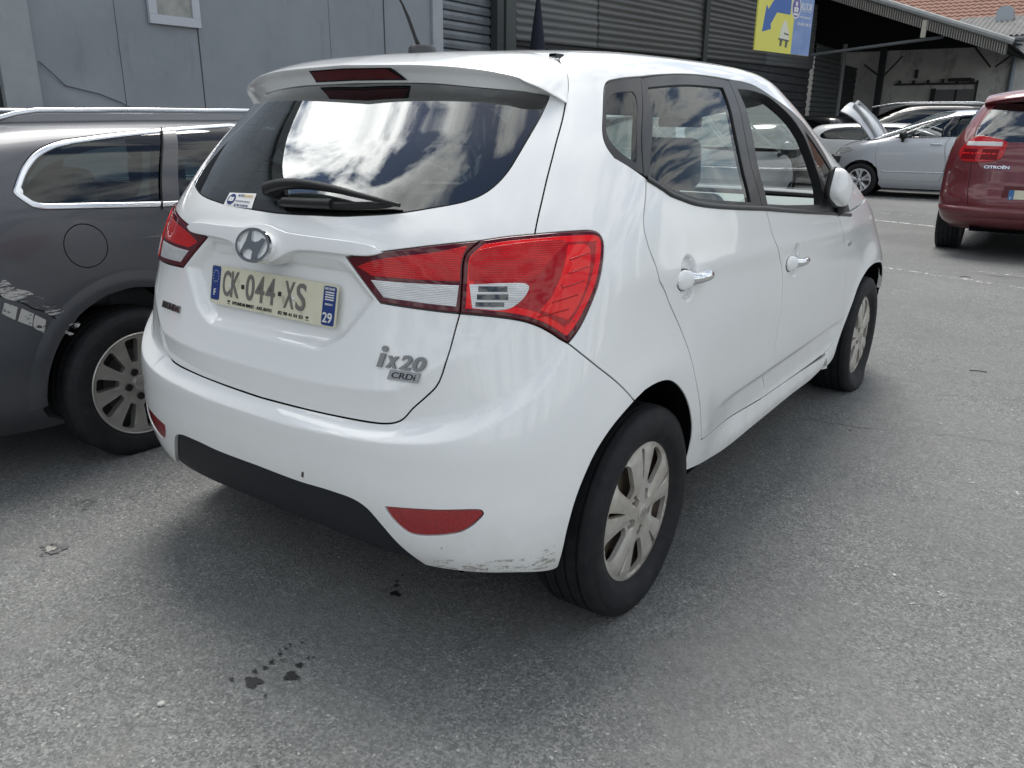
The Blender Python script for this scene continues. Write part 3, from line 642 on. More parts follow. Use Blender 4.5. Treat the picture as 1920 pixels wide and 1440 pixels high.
ph=MB(); ph.slab([(-.18,-.62),(.16,-.64),(.16,-.44),(.10,-.36),(.02,-.14),(-.06,-.16),(-.14,-.36)],.005,sgf); ph.build('pictured_truck',pm('sign_cream',(.70,.71,.60),.45),sg); ph=MB(); ph.slab([(-.20,-.66),(.18,-.68),(.18,-.64),(-.20,-.62)],.007,sgf); ph.slab([(-.14,-.82),(-.08,-.82),(-.06,-.66),(-.14,-.66)],.007,sgf); ph.slab([(.06,-.84),(.12,-.84),(.14,-.68),(.06,-.68)],.007,sgf); ph.slab([(-.02,-.50),(.15,-.53),(.15,-.49),(-.02,-.46)],.007,sgf); ph.build('truck_wheels',pm('sign_dark',(.10,.11,.10),.5),sg)
for s in (-.9,.9): MB().tube([sgf(s,1,-.02),tuple(Vector(sgf(s,1,-.02))+Vector((0,0,1.9)))],.018,6).build('hanger_rod',pm('rod_dark',(.03,.03,.033),.6),sg)
# furled parasol standing by the sheets
cn=MB(); cn.lathe([(.02,1.0),(.20,1.05),(.17,1.9),(.10,2.6),(.035,3.1),(.008,3.28)],'z',10,c=(-5.55,8.97,0)); cn.lathe([(.03,0),(.03,1.05)],'z',8,c=(-5.55,8.97,0)); tag(cn.build('furled_parasol',pm('parasol_navy',(.012,.014,.028),.9),auto=60),'dark furled parasol with a pointed tip, in front of the ribbed sheets','parasol')
tag(MB().tube([(BX+.03,a,b) for a,b in cb],.006,6).build('cable',pm('cable_dark',(.10,.105,.11),.7)),'thin dark cable sagging across the grey wall beside the post','cable')

# ------------------------------------------------------------------ wheels
def plate2d(mb,outl,holes,f,m=0,step=.02,back=None):
    """flat panel with holes: outl/holes in (a,b); f(a,b)->xyz. back: depth of edge walls"""
    Q=np.array(outl);Q=Q if area(Q)>0 else Q[::-1]; Hs=[(np.array(h) if area(np.array(h))<0 else np.array(h)[::-1]) for h in holes]
    lo,hi=Q.min(0),Q.max(0); G=np.stack(np.meshgrid(np.arange(lo[0],hi[0],step),np.arange(lo[1],hi[1],step)),-1).reshape(-1,2)
    ok=inpoly(G,Q)
    for h in Hs: ok&=~inpoly(G,h)
    G=G[ok]; A=np.concatenate([Q]+Hs)
    if len(G): G=G[((G[:,None]-A[None])**2).sum(-1).min(1)>(step*.35)**2]
    pts=np.concatenate([A,G]); E=[];k=0
    for r in [Q]+Hs:
        n=len(r);E+=[(k+i,k+(i+1)%n) for i in range(n)];k+=n
    vo,_,fo,_,_,_=delaunay_2d_cdt([Vector(p) for p in pts],E,[],0,1e-7)
    V=np.array([tuple(v) for v in vo]); F=np.array([tuple(t) for t in fo],int); c=V[F].mean(1); ok=inpoly(c,Q)
    for h in Hs: ok&=~inpoly(c,h)
    mb.add([f(a,b,0) for a,b in V],F[ok],m)
    if back:
        for r in [Q]+Hs:
            n=len(r); mb.add([f(a,b,0) for a,b in r]+[f(a,b,back) for a,b in r],[(i,(i+1)%n,n+(i+1)%n,n+i) for i in range(n)],m)
def polar(pts): return [(r*cos(radians(a)),r*sin(radians(a))) for r,a in pts]
def blob(r0,a0,r1,hw0,hw1,n=5,cr=.35):
    """rounded trapezoid opening pointing outward at angle a0: half widths hw0 (at r0), hw1 (at r1) in metres"""
    P=[]
    c,s=cos(radians(a0)),sin(radians(a0)); L=[(r0,hw0),(r1,hw1),(r1,-hw1),(r0,-hw0)]
    q=[]
    for i in range(4):
        p=np.array(L[i]);a=np.array(L[i-1]);b=np.array(L[(i+1)%4]); da=(a-p);db=(b-p); la,lb=np.hypot(*da),np.hypot(*db); k=min(la,lb)*cr
        A=p+da/la*k;B=p+db/lb*k
        for j in range(n+1):
            t=j/n; q.append((1-t)**2*A+2*t*(1-t)*p+t*t*B)
    return [(x*c-y*s,x*s+y*c) for x,y in q]
def circ(r,n=24,c=(0,0)): return [(c[0]+r*cos(2*pi*i/n),c[1]+r*sin(2*pi*i/n)) for i in range(n)]
def wheel(parent,loc,side,R=.316,w=.205,rr=.2137,kind='cover',flat=.0,rot=0,label=None,yaw=0):
    e=empty('wheel'); e.parent=parent; e.location=loc; e.rotation_euler=(0,0,yaw); e.scale=(side,1,1)
    if label: e['label']=label
    hw=w/2; h=loc[2]
    prof=[(rr-.012,hw-.022),(rr+.002,hw-.016),(rr+.010,hw-.008),(rr+.025,hw-.002),(rr+.045,hw+.002),(R-.040,hw),(R-.030,hw-.001),(R-.028,hw-.003),(R-.018,hw-.007),(R-.008,hw-.013),(R-.003,hw-.022),(R-.001,hw-.032)]
    x=hw-.034
    for i in range(4):
        a=hw-.040-i*(w-.08)/3.4
        prof+=[(R,a+.006),(R,a),(R-.006,a-.001),(R-.006,a-.007),(R,a-.008)]
    prof+=[(R-.002,-hw+.03),(R-.012,-hw+.012),(R-.03,-hw+.002),(rr+.03,-hw),(rr-.01,-hw+.02)]
    mb=MB(); mb.lathe(prof,'x',96)
    V=[]
    for p in mb.V:
        x,y,z=p; b=(math.exp(-((z+h)/.05)**2) if z<0 else 0)
        x*=1+(.05+flat*2.2)*b*(1 if abs(y)<.14 else math.exp(-((abs(y)-.14)/.05)**2))
        if z<-h+.0005: z=-h+.0005
        V.append((x,y,z))
    mb.V=V; t=mb.build('tyre',M_rubber(),e,auto=50)
    # rim barrel
    rb=MB(); rb.lathe([(rr,hw-.018),(rr-.006,hw-.020),(rr-.016,hw-.035),(rr-.022,-hw+.02),(rr-.03,-hw+.01),(.06,-.06),(0,-.06)],'x',64)
    if kind=='cover':
        rb.build('wheel_barrel',pm('steel_wheel',(.13,.098,.075),.6,.2),e,auto=40)
        d0=hw-.022
        sp=MB(); 
        plate2d(sp,circ(.205,48),[circ(.02,14,(.15*cos(radians(a)),.15*sin(radians(a)))) for a in range(18,360,30)],lambda a,b,c:(d0-.035-.02*(1-(np.hypot(a,b)/.2))**2-c,a,b),step=.03,back=.01)
        sp.build('steel_wheel',pm('steel_wheel',(.13,.098,.075),.6,.2),e,auto=40)
        holes=[]
        for k in range(5):
            a=rot+90+72*k
            holes.append(blob(.108,a,.197,.0022,.0090,cr=.4)); holes.append(blob(.088,a+36,.196,.018,.047,cr=.42)); holes.append([(x,y) for x,y in blob(.040,a+36,.073,.011,.016,cr=.45)])
        def fd(a,b,c=0):
            r=np.hypot(a,b); q=(math.degrees(math.atan2(b,a))-rot-90)%72; q=min(q,72-q)
            d=d0+.008-.010*(r/.2)**2*0-.012*softstep(np.array((r-.17)/.045),.4)+.004*softstep(np.array((.035-r)/.012),.4)
            d=d-.006*softstep(np.array((q-14)/10),.4)*(1 if .06<r<.2 else 0)
            return (float(d)-c,a,b)
        hc=MB(); 
        plate2d(hc,circ(rr,120),holes,fd,step=.009,back=.014)
        for k in range(5):   # floors of the wheel-bolt pockets
            a=radians(rot+126+72*k); c0=(.057*cos(a),.057*sin(a)); V=[(d0-.012,x+c0[0],y+c0[1]) for x,y in circ(.02,14)]; hc.add(V,[tuple(range(14))]); 
            hc.lathe([(.008,d0-.012),(.008,d0-.004),(.006,d0-.001),(0,d0-.001)],'x',8,c=(0,c0[0],c0[1]))
        m=pm('wheel_cover_paint',(.54,.525,.485),.38,.35)
        if len(m.node_tree.nodes)<3:
            f=ramp(m,noise(m,11,6,.65),[(.36,(.55,.535,.50)),(.66,(.40,.36,.31))]); L(m,f,bsdf(m).inputs['Base Color'])
        hc.build('hubcap',m,e,auto=28)
        cc=MB(); cc.lathe([(.026,d0+.006),(.026,d0+.0125),(.023,d0+.0145),(0,d0+.0150)],'x',32); co=cc.build('centre_cap',m,e,auto=35)
        ov=MB(); logo(ov,.036,.024,.0012,lambda a,b,c:(d0+.0145+c,a,b)); ov.build('emblem',pm('dull_metal',(.42,.41,.40),.3,.8),e)
    else:
        n,hw0,hw1,r0,col,lug=dict(alloy10=(10,.013,.030,.092,(.46,.45,.44),5),alloy5=(5,.020,.050,.075,(.62,.63,.65),5))[kind]
        rb.build('wheel_barrel',pm('alloy_dark',(.05,.045,.04),.5,.5),e,auto=40)
        bk=MB(); V=[(hw-.075,a,b) for a,b in circ(rr-.015,40)]; bk.add(V,[tuple(range(40))]); bk.lathe([(.15,hw-.072),(.15,hw-.062),(.06,hw-.06),(0,hw-.06)],'x',32); bk.build('brake_disc',pm('brake_iron',(.035,.03,.028),.6,.4),e)
        holes=[]
        for k in range(n):
            a=rot+360/n*(k+.5); s=rr/.2137
            holes.append(blob(r0*s,a,.194*s,hw0*s,hw1*s,cr=.3))
            if kind=='alloy5': holes.append(blob(.10*s,a-36,.190*s,.003,.010,cr=.4))
        def fd(a,b,c=0):
            r=np.hypot(a,b); nn=n
            q=(math.degrees(math.atan2(b,a))-rot)%(360/nn); q=min(q,360/nn-q)*pi/180*r
            return (hw-.014-.016*float(softstep(np.array((rr-.02-r)/.10),.4))-c-(.0 if q<.012 else .004*min(1,(q-.012)/.01)),a,b)
        hc=MB(); plate2d(hc,circ(rr,96),holes,fd,step=.011,back=.035)
        hc.lathe([(rr+.001,hw-.020),(rr+.001,hw-.011),(rr-.003,hw-.009),(rr-.008,hw-.012)],'x',72)
        m=pm('alloy_'+kind,col,.33,.75); hc.build('rim',m,e,auto=30)
        for k in range(lug):
            a=radians(rot+72*k+36); lg=MB(); lg.lathe([(.016,hw-.03),(.016,hw-.022),(.013,hw-.021),(.011,hw-.024),(0,hw-.024)],'x',14,c=(0,.058*cos(a),.058*sin(a))); lg.build('wheel_bolt',M_black(),e,auto=40)
        cc=MB(); cc.lathe([(.034,hw-.03),(.034,hw-.020),(.030,hw-.018),(0,hw-.017)],'x',28); cc.build('centre_cap',m,e,auto=35)
    return e
def logo(mb,w,h,ext,f):
    """slanted letter in an oval ring"""
    n=40; o=[(w/2*cos(2*pi*i/n),h/2*sin(2*pi*i/n)) for i in range(n)]; t=.085*w; i_=[((w/2-t)*cos(2*pi*i/n),(h/2-t*.75)*sin(2*pi*i/n)) for i in range(n)]
    V=[];F=[]
    for r,z in ((o,0),([(x*.985,y*.985) for x,y in o],ext),([(x*1.02,y*1.02) for x,y in i_],ext),(i_,0)): V+=[f(a,b,z) for a,b in r]
    for k in range(3):
        for i in range(n): F.append((k*n+i,k*n+(i+1)%n,(k+1)*n+(i+1)%n,(k+1)*n+i))
    mb.add(V,F)
    W=w/2;H=h/2
    P_=[(-.29,.84),(-.42,.20),(-.70,-.56),(-.50,-.58),(-.38,-.34),(-.12,-.22),(.06,-.36),(.04,-.84),(.28,-.80),(.45,-.45),(.60,.0),(.74,.42),(.52,.48),(.34,.28),(.10,.18),(-.08,.26),(-.13,.84)]
    mb.slab([(x*W*.97,y*H*.97) for x,y in P_],ext,f)

# ---- the white hatchback's body surface: rings (v, z, rear y, front y, half width, rear corner length & power, front corner length & power, roof arc share, side barrel)
WR=[
(0.0, .16, -.47, 3.28, .822, .55,2.6, .60,2.4, 0, .02),
(0.5, .215,-.556, 3.36, .850, .58,3.5, .62,2.4, 0, .02),
(1.0, .31, -.624,3.41, .862, .57,3.9, .65,2.4, 0, .02),
(1.6, .43, -.667,3.44, .868, .56,3.7, .70,2.4, 0, .02),
(2.3, .56, -.685,3.45, .878, .56,3.3, .75,2.4, 0, .02),
(2.8, .65, -.687,3.44, .881, .57,3.2, .80,2.4, 0, .02),
(3.4, .76, -.645,3.41, .884, .58,3.4, .85,2.3, .05, .03),
(4.1, .90, -.606,3.32, .880, .60,3.3, .90,2.3, .12, .045),
(4.8, 1.04,-.577,3.14, .870, .62,3.2, .95,2.3, .2, .06),
(5.3, 1.14,-.552,2.90, .852, .66,3.0, .97,2.3, .3, .07),
(5.8, 1.24,-.485,2.62, .820, .66,3.0, .95,2.3, .5, .07),
(6.3, 1.34,-.400,2.38, .780, .66,3.1, .92,2.3, .7,.065),
(6.8, 1.43,-.312,2.18, .732, .66,3.2, .88,2.4, .9, .06),
(7.15,1.492,-.250,2.05, .690, .64,3.2, .84,2.4, 1., .055),
(7.5, 1.543,-.190,1.94,.648, .60,3.1, .80,2.4, 1., .05),
(7.9, 1.577,-.12,1.82, .572, .60,3.0, .74,2.4, 1., .05),
(8.4, 1.594, .02,1.62, .41,  .50,3.0, .60,2.4, 1., .05),
(9.0, 1.599, .30,1.30, .17,  .30,2.6, .30,2.4, 1., .05),
(9.4, 1.601, .60,1.00, .001, .15,2.2, .15,2.2, 1., .05),
]
WH=catmull([-1.,-.4,-.1,.3,.7,1.2,1.6,2.0,2.4,3.6],[-.09,-.052,-.030,-.006,.004,.004,-.010,-.06,-.125,-.3])
_zc=pchip([0,.14,.254,.284,.384,.455,.504,.54,.58,.612,.632,.665,.75],[.621,.624,.633,.635,.648,.667,.694,.723,.759,.797,.837,.885,.96])
_zg=pchip([0,.137,.252,.337,.366,.402,.423,.44,.6],[.669,.671,.678,.690,.70,.72,.74,.76,.9])
_D=pchip([0,.30,.38,.5,.66,.74,1.],[.042,.042,.034,.020,.008,0,0])
def softstep(t,r=.12):
    t=np.clip(t,0,1)  # linear ramp with rounded ends
    k=1/(2*r*(1-r)); 
    return np.where(t<r,k*t*t,np.where(t>1-r,1-k*(1-t)**2,(2*r*t-r*r)*k))
def sd_box(px,pz,hx,hz,r):
    qx=np.abs(px)-(hx-r);qz=np.abs(pz)-(hz-r)
    return np.hypot(np.maximum(qx,0),np.maximum(qz,0))+np.minimum(np.maximum(qx,qz),0)-r
def wdisp(b,u,v):
    x,y,z=b[...,0],b[...,1],b[...,2]
    ax=np.abs(x); au=np.abs(u)+0*x; side=np.clip((ax-.6)/.15,0,1)
    d=0*x
    for yc in (0,2.615):
        r=np.hypot(y-yc,z-.31)
        rr=np.where(r<.40,.40-.3*(.40-r),r)
        d=d+.016*np.exp(-((rr-.40)/.09)**2)*side*np.clip((z-.25)/.2,0,1)
    # bumper ridge and the groove in which the tailgate edge sits
    a=np.clip(au,0,1); zc=_zc(np.clip(a,0,.75)); zg=_zg(np.clip(a,0,.6)); D=_D(a)
    w=np.where(a<.36,zg-zc,.050)
    up=softstep((z-zc)/np.maximum(w,.02),.10)
    t=np.clip((a-.34)/.1,0,1)
    r0=zg*(1-t)+(zc+.05)*t; r1=(zg+.075)*(1-t)+(zc+.20)*t
    dn=1-softstep((z-r0)/(r1-r0),.10)
    rear=np.where(a<.8,1.,0.)
    d=d-D*up*dn*rear
    # number-plate recess in the tailgate
    hx=np.minimum(.392-(.965-z)*.80,.392-(z-.965)*1.3)
    s=sd_box(x,z-1.01,np.clip(hx,.12,.5),.195,.07)
    m=(a<.6)*np.clip((1.05-z)/.03,0,1)
    d=d-.030*softstep(-s/.045,.4)*m
    # doors: tucked-in lower panel
    sd=np.where((au>.9)&(au<2.2),1.,0.)
    zl=.47-.0*y
    sd2=np.where(au>1.,1.,0.)
    dr=sd2*softstep((y-.45)/.30,.4)*(1-softstep((y-1.90)/.25,.4))
    d=d-.016*sd*dr*softstep((.50-z)/.035,.3)*(1-softstep((.40-z)/.10,.3))
    # shoulder line
    d=d+.005*side*np.exp(-((z-(.985-.03*(y-.2)))/.035)**2)*np.clip((y+.2)/.5,0,1)*np.clip((2.6-y)/.5,0,1)
    # dents behind the door handles
    for yh,zh in ((.185,.962),(1.145,.893)):
        e=np.hypot((y-yh-.012)/.052,(z-zh)/.068); d=d-.019*sd*softstep((1-e)/.28,.35)
    return d
WHITE=Loft(WR,WH,1.35,2.0,wdisp)

OUT={'gap':[(-0.0181,2.8979),(0.1145,2.9203),(0.2237,2.9518),(0.3158,2.9955),(0.3397,3.043),(0.3535,3.1111),(0.3678,3.2486),(0.3914,3.4241),(0.407,3.5517),(0.4145,3.6677),(0.4262,3.9758),(0.4327,4.206),(0.4393,4.4067,1)],
'shut':[(0.5685,5.3181,1),(0.5706,5.7253),(0.5695,6.1372),(0.5696,6.5019),(0.5743,6.9596),(0.5787,7.1314),(0.577,7.3564),(0.5664,7.5324),(0.5479,7.6775)],
'lbot':[(0.4412,4.4073,1),(0.4983,4.3807),(0.5429,4.3368),(0.5761,4.2721),(0.6074,4.1792),(0.6501,4.026,1)],
'lbot_in':[(0.2949,4.4498,1),(0.4412,4.4073,1)],
'lright':[(0.6501,4.026,1),(0.6788,4.2006),(0.7132,4.5355),(0.7257,4.7217),(0.7328,4.9778),(0.7299,5.1587),(0.7173,5.2523),(0.6972,5.2995),(0.6275,5.3207),(0.5687,5.3119,1)],
'ltop':[(0.5687,5.3119,1),(0.5166,5.2909),(0.4731,5.2501,1)],
'ltop_in':[(0.4731,5.2501,1),(0.3984,5.1911),(0.2777,5.0486),(0.2154,4.9603,1)],
'lleft':[(0.2154,4.9603,1),(0.2949,4.4498,1)],
'lsplit':[(0.4731,5.2501,1),(0.4476,5.0894),(0.4432,4.9973),(0.4414,4.7036),(0.4403,4.407,1)],
'clear_in':[(0.2749,4.7148,1),(0.4367,4.7301,1),(0.4334,4.4853,1),(0.3028,4.5229,1)],
'clear_out':[(0.4548,4.7434,1),(0.5525,4.7481),(0.5587,4.7225),(0.557,4.6621),(0.5445,4.5549),(0.5246,4.472),(0.5077,4.4545),(0.4607,4.4743,1)],
'red_mid_in':[(0.2444,4.8587,1),(0.2805,4.959),(0.3992,5.1043),(0.4507,5.1875,1),(0.4404,5.009),(0.4382,4.7765,1),(0.2778,4.7622,1)],
'red_dark_out':[(0.465,5.1215,1),(0.5084,5.1819),(0.5985,5.2236),(0.6328,5.1927),(0.6104,5.05),(0.5778,4.8504),(0.5574,4.7833,1),(0.4546,4.7862,1),(0.4551,5.0112)],
'red_fin':[(0.6356,5.149,1),(0.6775,5.1423),(0.6909,5.0752),(0.6894,4.7707),(0.673,4.5001),(0.6455,4.298,1),(0.5799,4.4411,1),(0.6009,4.5683),(0.6169,4.7452),(0.6278,4.9224)],
'seam':[(0.6506,4.0256,1),(0.6878,3.8791),(0.7444,3.6816),(0.8244,3.4342),(0.883,3.2444),(0.9477,3.033,1)],
'arch1':[(0.9477,3.033,1),(0.8534,2.8099),(0.7924,2.5448),(0.7488,2.2181),(0.7129,1.8424),(0.67,1.2511),(0.6441,0.9376,1)],
'bbot':[(0.6441,0.9376,1),(0.6295,0.9009),(0.5436,0.9727),(0.485,0.9681),(0.4098,0.9416),(0.3787,0.9314,1)],
'valr':[(0.3787,0.9314,1),(0.3617,1.0511),(0.3384,1.2398),(0.3148,1.4839),(0.2915,1.6899),(0.2671,1.7677),(0.2104,1.7864),(0.1273,1.7566),(-0.0088,1.7603)],
'refl':[(0.3326,1.799,1),(0.4196,1.8949),(0.5079,1.9486),(0.5103,1.911),(0.4939,1.7724),(0.4696,1.638),(0.4544,1.5882),(0.3739,1.4608),(0.3566,1.5237),(0.3376,1.6937)],
'garn':[(-0.0223,5.2184),(0.0015,5.2252),(0.0306,5.19),(0.0578,5.172),(0.1612,5.1643),(0.2477,5.1527),(0.2735,5.1419),(0.2859,5.109),(0.2931,5.0416,1),(0.282,4.9953),(0.1332,4.909),(0.0828,4.8682),(0.0508,4.7922),(0.0227,4.7332),(-0.0036,4.7089)],
'glass':[(0.0694,5.436),(0.1156,5.4495),(0.1862,5.4664),(0.2274,5.4902),(0.3024,5.5437),(0.368,5.6258),(0.4283,5.7167),(0.4571,5.806),(0.4766,5.9302),(0.4892,6.0721),(0.4978,6.2432),(0.5118,6.5611),(0.5246,6.8283),(0.5356,7.0647)],
'glin':[(0.0516,5.6024),(0.1718,5.6342),(0.29,5.7334),(0.35,5.8182),(0.3871,5.8868),(0.4154,5.9703),(0.4351,6.0961),(0.4468,6.2504),(0.4491,6.626),(0.4588,6.9368)],
'arch2':[(0.9477,3.033,1),(0.9835,3.0838),(1.0165,3.1244),(1.0373,3.1096),(1.0581,3.0516),(1.0814,2.9061),(1.1026,2.7),(1.1189,2.4407),(1.1327,2.0972),(1.1382,1.8364),(1.1354,1.5218),(1.1296,1.3519),(1.1147,1.1449,1)],
'rdoor_r':[(0.8655,5.859,1),(0.8721,5.6344),(0.8726,5.3457),(0.8801,5.229),(0.9167,4.9821),(0.9742,4.6968),(1.013,4.3972),(1.035,4.1433),(1.0746,3.7017),(1.1045,3.2942),(1.1322,2.7964),(1.1511,2.2692),(1.1621,1.8028),(1.1661,1.5177,1)],
'rdoor_b':[(1.1661,1.5177,1),(1.2154,1.4504),(1.388,1.2994,1)],
'bpil':[(1.3812,5.1539,1),(1.3836,5.0693),(1.3839,4.7217),(1.398,4.3654),(1.4136,4.012),(1.4195,3.5004),(1.4194,2.9635),(1.4124,2.4603),(1.4001,2.0769),(1.3882,1.9653),(1.4009,1.4792),(1.388,1.2994,1)],
'fdoor_b':[(1.388,1.2994,1),(1.5091,1.2649),(1.6994,1.2286,1)],
'fend':[(1.7742,4.7269,1),(1.7707,4.2872),(1.7778,3.8065),(1.7763,3.2695),(1.7754,2.7522),(1.7703,2.282),(1.7642,1.6177),(1.733,1.2857),(1.6994,1.2286,1)],
'sillb':[(1.1142,1.0306,1),(1.2246,0.892),(1.3491,0.8764),(1.5042,0.8802),(1.6164,0.8477),(1.6766,0.9001,1)],
'farch':[(1.6766,0.9001,1),(1.7219,0.8521),(1.7458,0.9246),(1.7638,1.2225),(1.7912,1.7406),(1.8168,2.1852),(1.8548,2.6432),(1.8915,2.9007),(1.9299,3.0689),(1.972,3.1158),(1.9957,3.062)],
'dlo_b':[(0.8655,5.859,1),(0.9654,5.6745),(1.0367,5.5327),(1.0941,5.4218),(1.1839,5.3133),(1.3797,5.1368),(1.5736,4.923),(1.8693,4.6212,1)],
'dlo_r':[(0.7286,6.1632),(0.6985,6.309),(0.684,6.4373),(0.6762,6.5881),(0.6735,6.8614),(0.6803,7.1332),(0.6914,7.2168),(0.7293,7.2604),(0.8349,7.2883)],
'dlo_t':[(0.8349,7.2883),(0.9589,7.3271),(1.2698,7.3704),(1.6201,7.3272),(1.9198,7.2269),(2.0371,6.9531),(2.0989,6.6087),(2.072,6.1449),(1.9965,5.6345),(1.9025,5.0412)],
'qglass':[(0.6938,6.9837),(0.7823,7.0482,1),(0.7919,6.9767),(0.7961,6.5262),(0.8127,6.0773,1),(0.733,6.2777),(0.6966,6.4765),(0.6864,6.6944)],
'qopen':[(0.6884,7.0355,1),(0.8062,7.118,1),(0.803,6.7766),(0.8396,5.9493,1),(0.7255,6.21),(0.6949,6.398),(0.6797,6.7114)],
'rglass':[(0.8602,7.1067,1),(1.1259,7.1586),(1.4767,7.1436,1),(1.3843,6.3868),(1.3276,5.2892,1),(1.1884,5.4139),(1.0958,5.5155),(1.0363,5.6263),(0.9626,5.7529),(0.8846,5.8804,1)],
'fglass':[(1.6325,7.1385,1),(1.8572,7.1188),(1.9821,6.9984),(2.0168,6.7447),(2.0009,6.4568),(1.9147,6.0147),(1.8007,5.4713),(1.7058,4.9787,1),(1.4032,5.1838,1),(1.4512,5.9037)],
'fqglass':[(2.0362,6.4005,1),(1.9636,5.6097),(1.8182,5.3086,1),(1.8317,5.5301)],
'd1':[(0.8328,7.2654,1),(0.8191,6.5196),(0.8536,5.9052,1)],
'd2':[(1.6043,7.3061,1),(1.4304,6.2118),(1.3728,5.1783,1)],
'emb':[(-0.014,4.9596)],
'valb':[(0.3783,0.9073,1),(0.3586,0.9199),(0.269,0.9196),(0.1323,0.9416),(-0.0417,0.9165),(-0.0831,0.9233)],
'sc1':[(0.4639,1.0899,1),(0.534,1.1256),(0.5909,1.1763),(0.6358,1.238,1),(0.6356,0.9882,1),(0.551,1.0143),(0.4799,1.0103,1)],
'sc2':[(0.3993,1.0921,1),(0.4685,1.215),(0.57,1.2318),(0.6481,1.358,1),(0.6383,0.9808,1),(0.5397,0.9985),(0.4599,0.9883),(0.4013,0.9675,1)],
'sc3':[(0.3862,1.4167,1),(0.4105,1.3928),(0.4467,1.4091,1),(0.4427,1.3399,1),(0.4079,1.3146),(0.3881,1.3543,1)],
'sc4':[(0.5296,1.9487,1),(0.5507,1.9128,1),(0.5482,1.8832,1),(0.5292,1.9184,1)],
'chip':[(0.1434,1.9625,1),(0.149,1.957,1),(0.1446,1.8603,1),(0.1392,1.8751,1)],
'wip':[(-0.037,5.6538),(-0.0045,5.7151),(0.0599,5.7496),(0.1251,5.7343),(0.1857,5.6982),(0.2072,5.6779),(0.2659,5.6234),(0.3215,5.5627)],
'blade':[(0.0103,5.5285),(0.1299,5.5475),(0.2355,5.5801),(0.3088,5.6161)],
'stick':[(-0.1928,5.6355,1),(-0.0969,5.6581,1),(-0.0857,5.4485,1),(-0.1892,5.4469,1)],
'notch':[(-0.2535,5.9284,1),(-0.1855,5.95,1),(-0.1866,5.7249,1),(-0.2529,5.7057,1)],
'marks':[(1.0827,4.3877),(1.1351,4.3636),(1.0989,4.3922),(1.4362,4.0856),(1.5229,3.9787),(1.4741,4.0355),(1.809,3.9685),(-0.0484,4.9521),(0.3435,3.8022),(0.3534,3.6365),(-0.3183,3.8236),(-0.1464,5.5609),(-0.2201,5.854),(1.8836,4.8535)]}

# ================================================================== the white hatchback
G=WHITE; GB=Loft(WR,WH,1.35,2.0,None)
car=empty('parked_car',(0,0,0),0,'small white five-door hatchback in the middle, nearest the camera, seen from behind','car')
MW=paint('white_paint',(.86,.87,.875),dirt=(.42,.38,.32),amt=.34)
MBLK=M_black(); MG=M_gloss()
MFR=pm('black_window_trim',(.018,.018,.020),.42,coat=.1)
o_=OUT; R_=lambda l: list(reversed(l))
def fixu(l,i,u=0.0): l=list(l); l[i]=(u,)+tuple(l[i][1:]); return l
gap=fixu(o_['gap'],0); valr=fixu(o_['valr'],-1)
def chain(*segs):
    out=[]
    for s in segs:
        s=[tuple(p) for p in s]
        if out and abs(out[-1][0]-s[0][0])<.02 and abs(out[-1][1]-s[0][1])<.12:
            out[-1]=out[-1][:2]+(1,); s=s[1:]
        elif out:
            out[-1]=out[-1][:2]+(1,); s[0]=s[0][:2]+(1,)
        out+=s
    return out
def closed(*segs,step=.011):
    c=chain(*segs)
    if abs(c[0][0]-c[-1][0])<.02 and abs(c[0][1]-c[-1][1])<.12: c=c[:-1]
    c[0]=c[0][:2]+(1,)
    return smooth_line(c,step)
def closed_sym(*segs,step=.011):
    c=chain(*segs); q=smooth_line(c,step,closed=False); q=q[(q[:,0]>1e-4)|(np.arange(len(q))==0)|(np.arange(len(q))==len(q)-1)]
    m=q[::-1].copy(); m[:,0]*=-1; m=m[(m[:,0]<-1e-4)]
    return np.concatenate([q,m])
# bumper, with the openings for the reflectors
refl=smooth_line(o_['refl'],.008); reflm=refl*np.array([-1,1])
bump_o=closed_sym(gap,o_['lbot'],o_['seam'],o_['arch1'],o_['bbot'],valr)
FINE=[(-.30,.30,2.35,3.9,.016,.03),(.30,.75,2.35,4.1,.009,.025),(-.75,-.30,2.35,4.1,.009,.025)]
bumper=panel('rear_bumper',G,bump_o,MW,car,holes=[refl,reflm],du=.022,dv=.12,fine=FINE,skirt=.022)
bumper['label']='white rear bumper with scuffs along its lower edge'
MR2=pm('reflector_red',(.30,.005,.010),.15,coat=1)
v_=N(MR2,'ShaderNodeTexVoronoi'); v_.inputs['Scale'].default_value=220; L(MR2,coord(MR2),v_.inputs['Vector']); L(MR2,ramp(MR2,v_.outputs[0],[(0,(.42,.012,.02)),(1,(.20,.004,.008))]),bsdf(MR2).inputs['Base Color'])
for mir in (False,True): 
    r=panel('reflector',G,refl,MR2,bumper,du=.02,dv=.1,gap=.0015,off=-.003,skirt=.02,mirror=mir)
# scuffs and road dirt along the bumper's lower edge
mscf=pm('scuff_black',(.06,.058,.055),.8); worn(mscf,.60,42,(1,1,3.2)); mscg=pm('grime',(.42,.39,.35),.8); worn(mscg,.545,24,(1,1,2.6))
for kx,mm_ in (('sc1',mscf),('sc2',mscg),('sc3',mscf),('sc4',mscf)):
    panel('scuff',G,smooth_line(o_[kx],.01),mm_,bumper,du=.02,dv=.1,off=.0007,skirt=0,gap=0)
panel('chip',G,smooth_line(o_['chip'],.004),pm('chip_dark',(.06,.05,.04),.8),bumper,off=.0008,skirt=0,gap=0)
# black valance under the bumper
val=closed_sym(R_(valr),fixu(o_['valb'],-1))
panel('lower_valance',G,val,pm('valance_plastic',(.016,.018,.023),.6,spec=.3),car,du=.03,dv=.12,off=-.012,gap=-.004,skirt=.03)
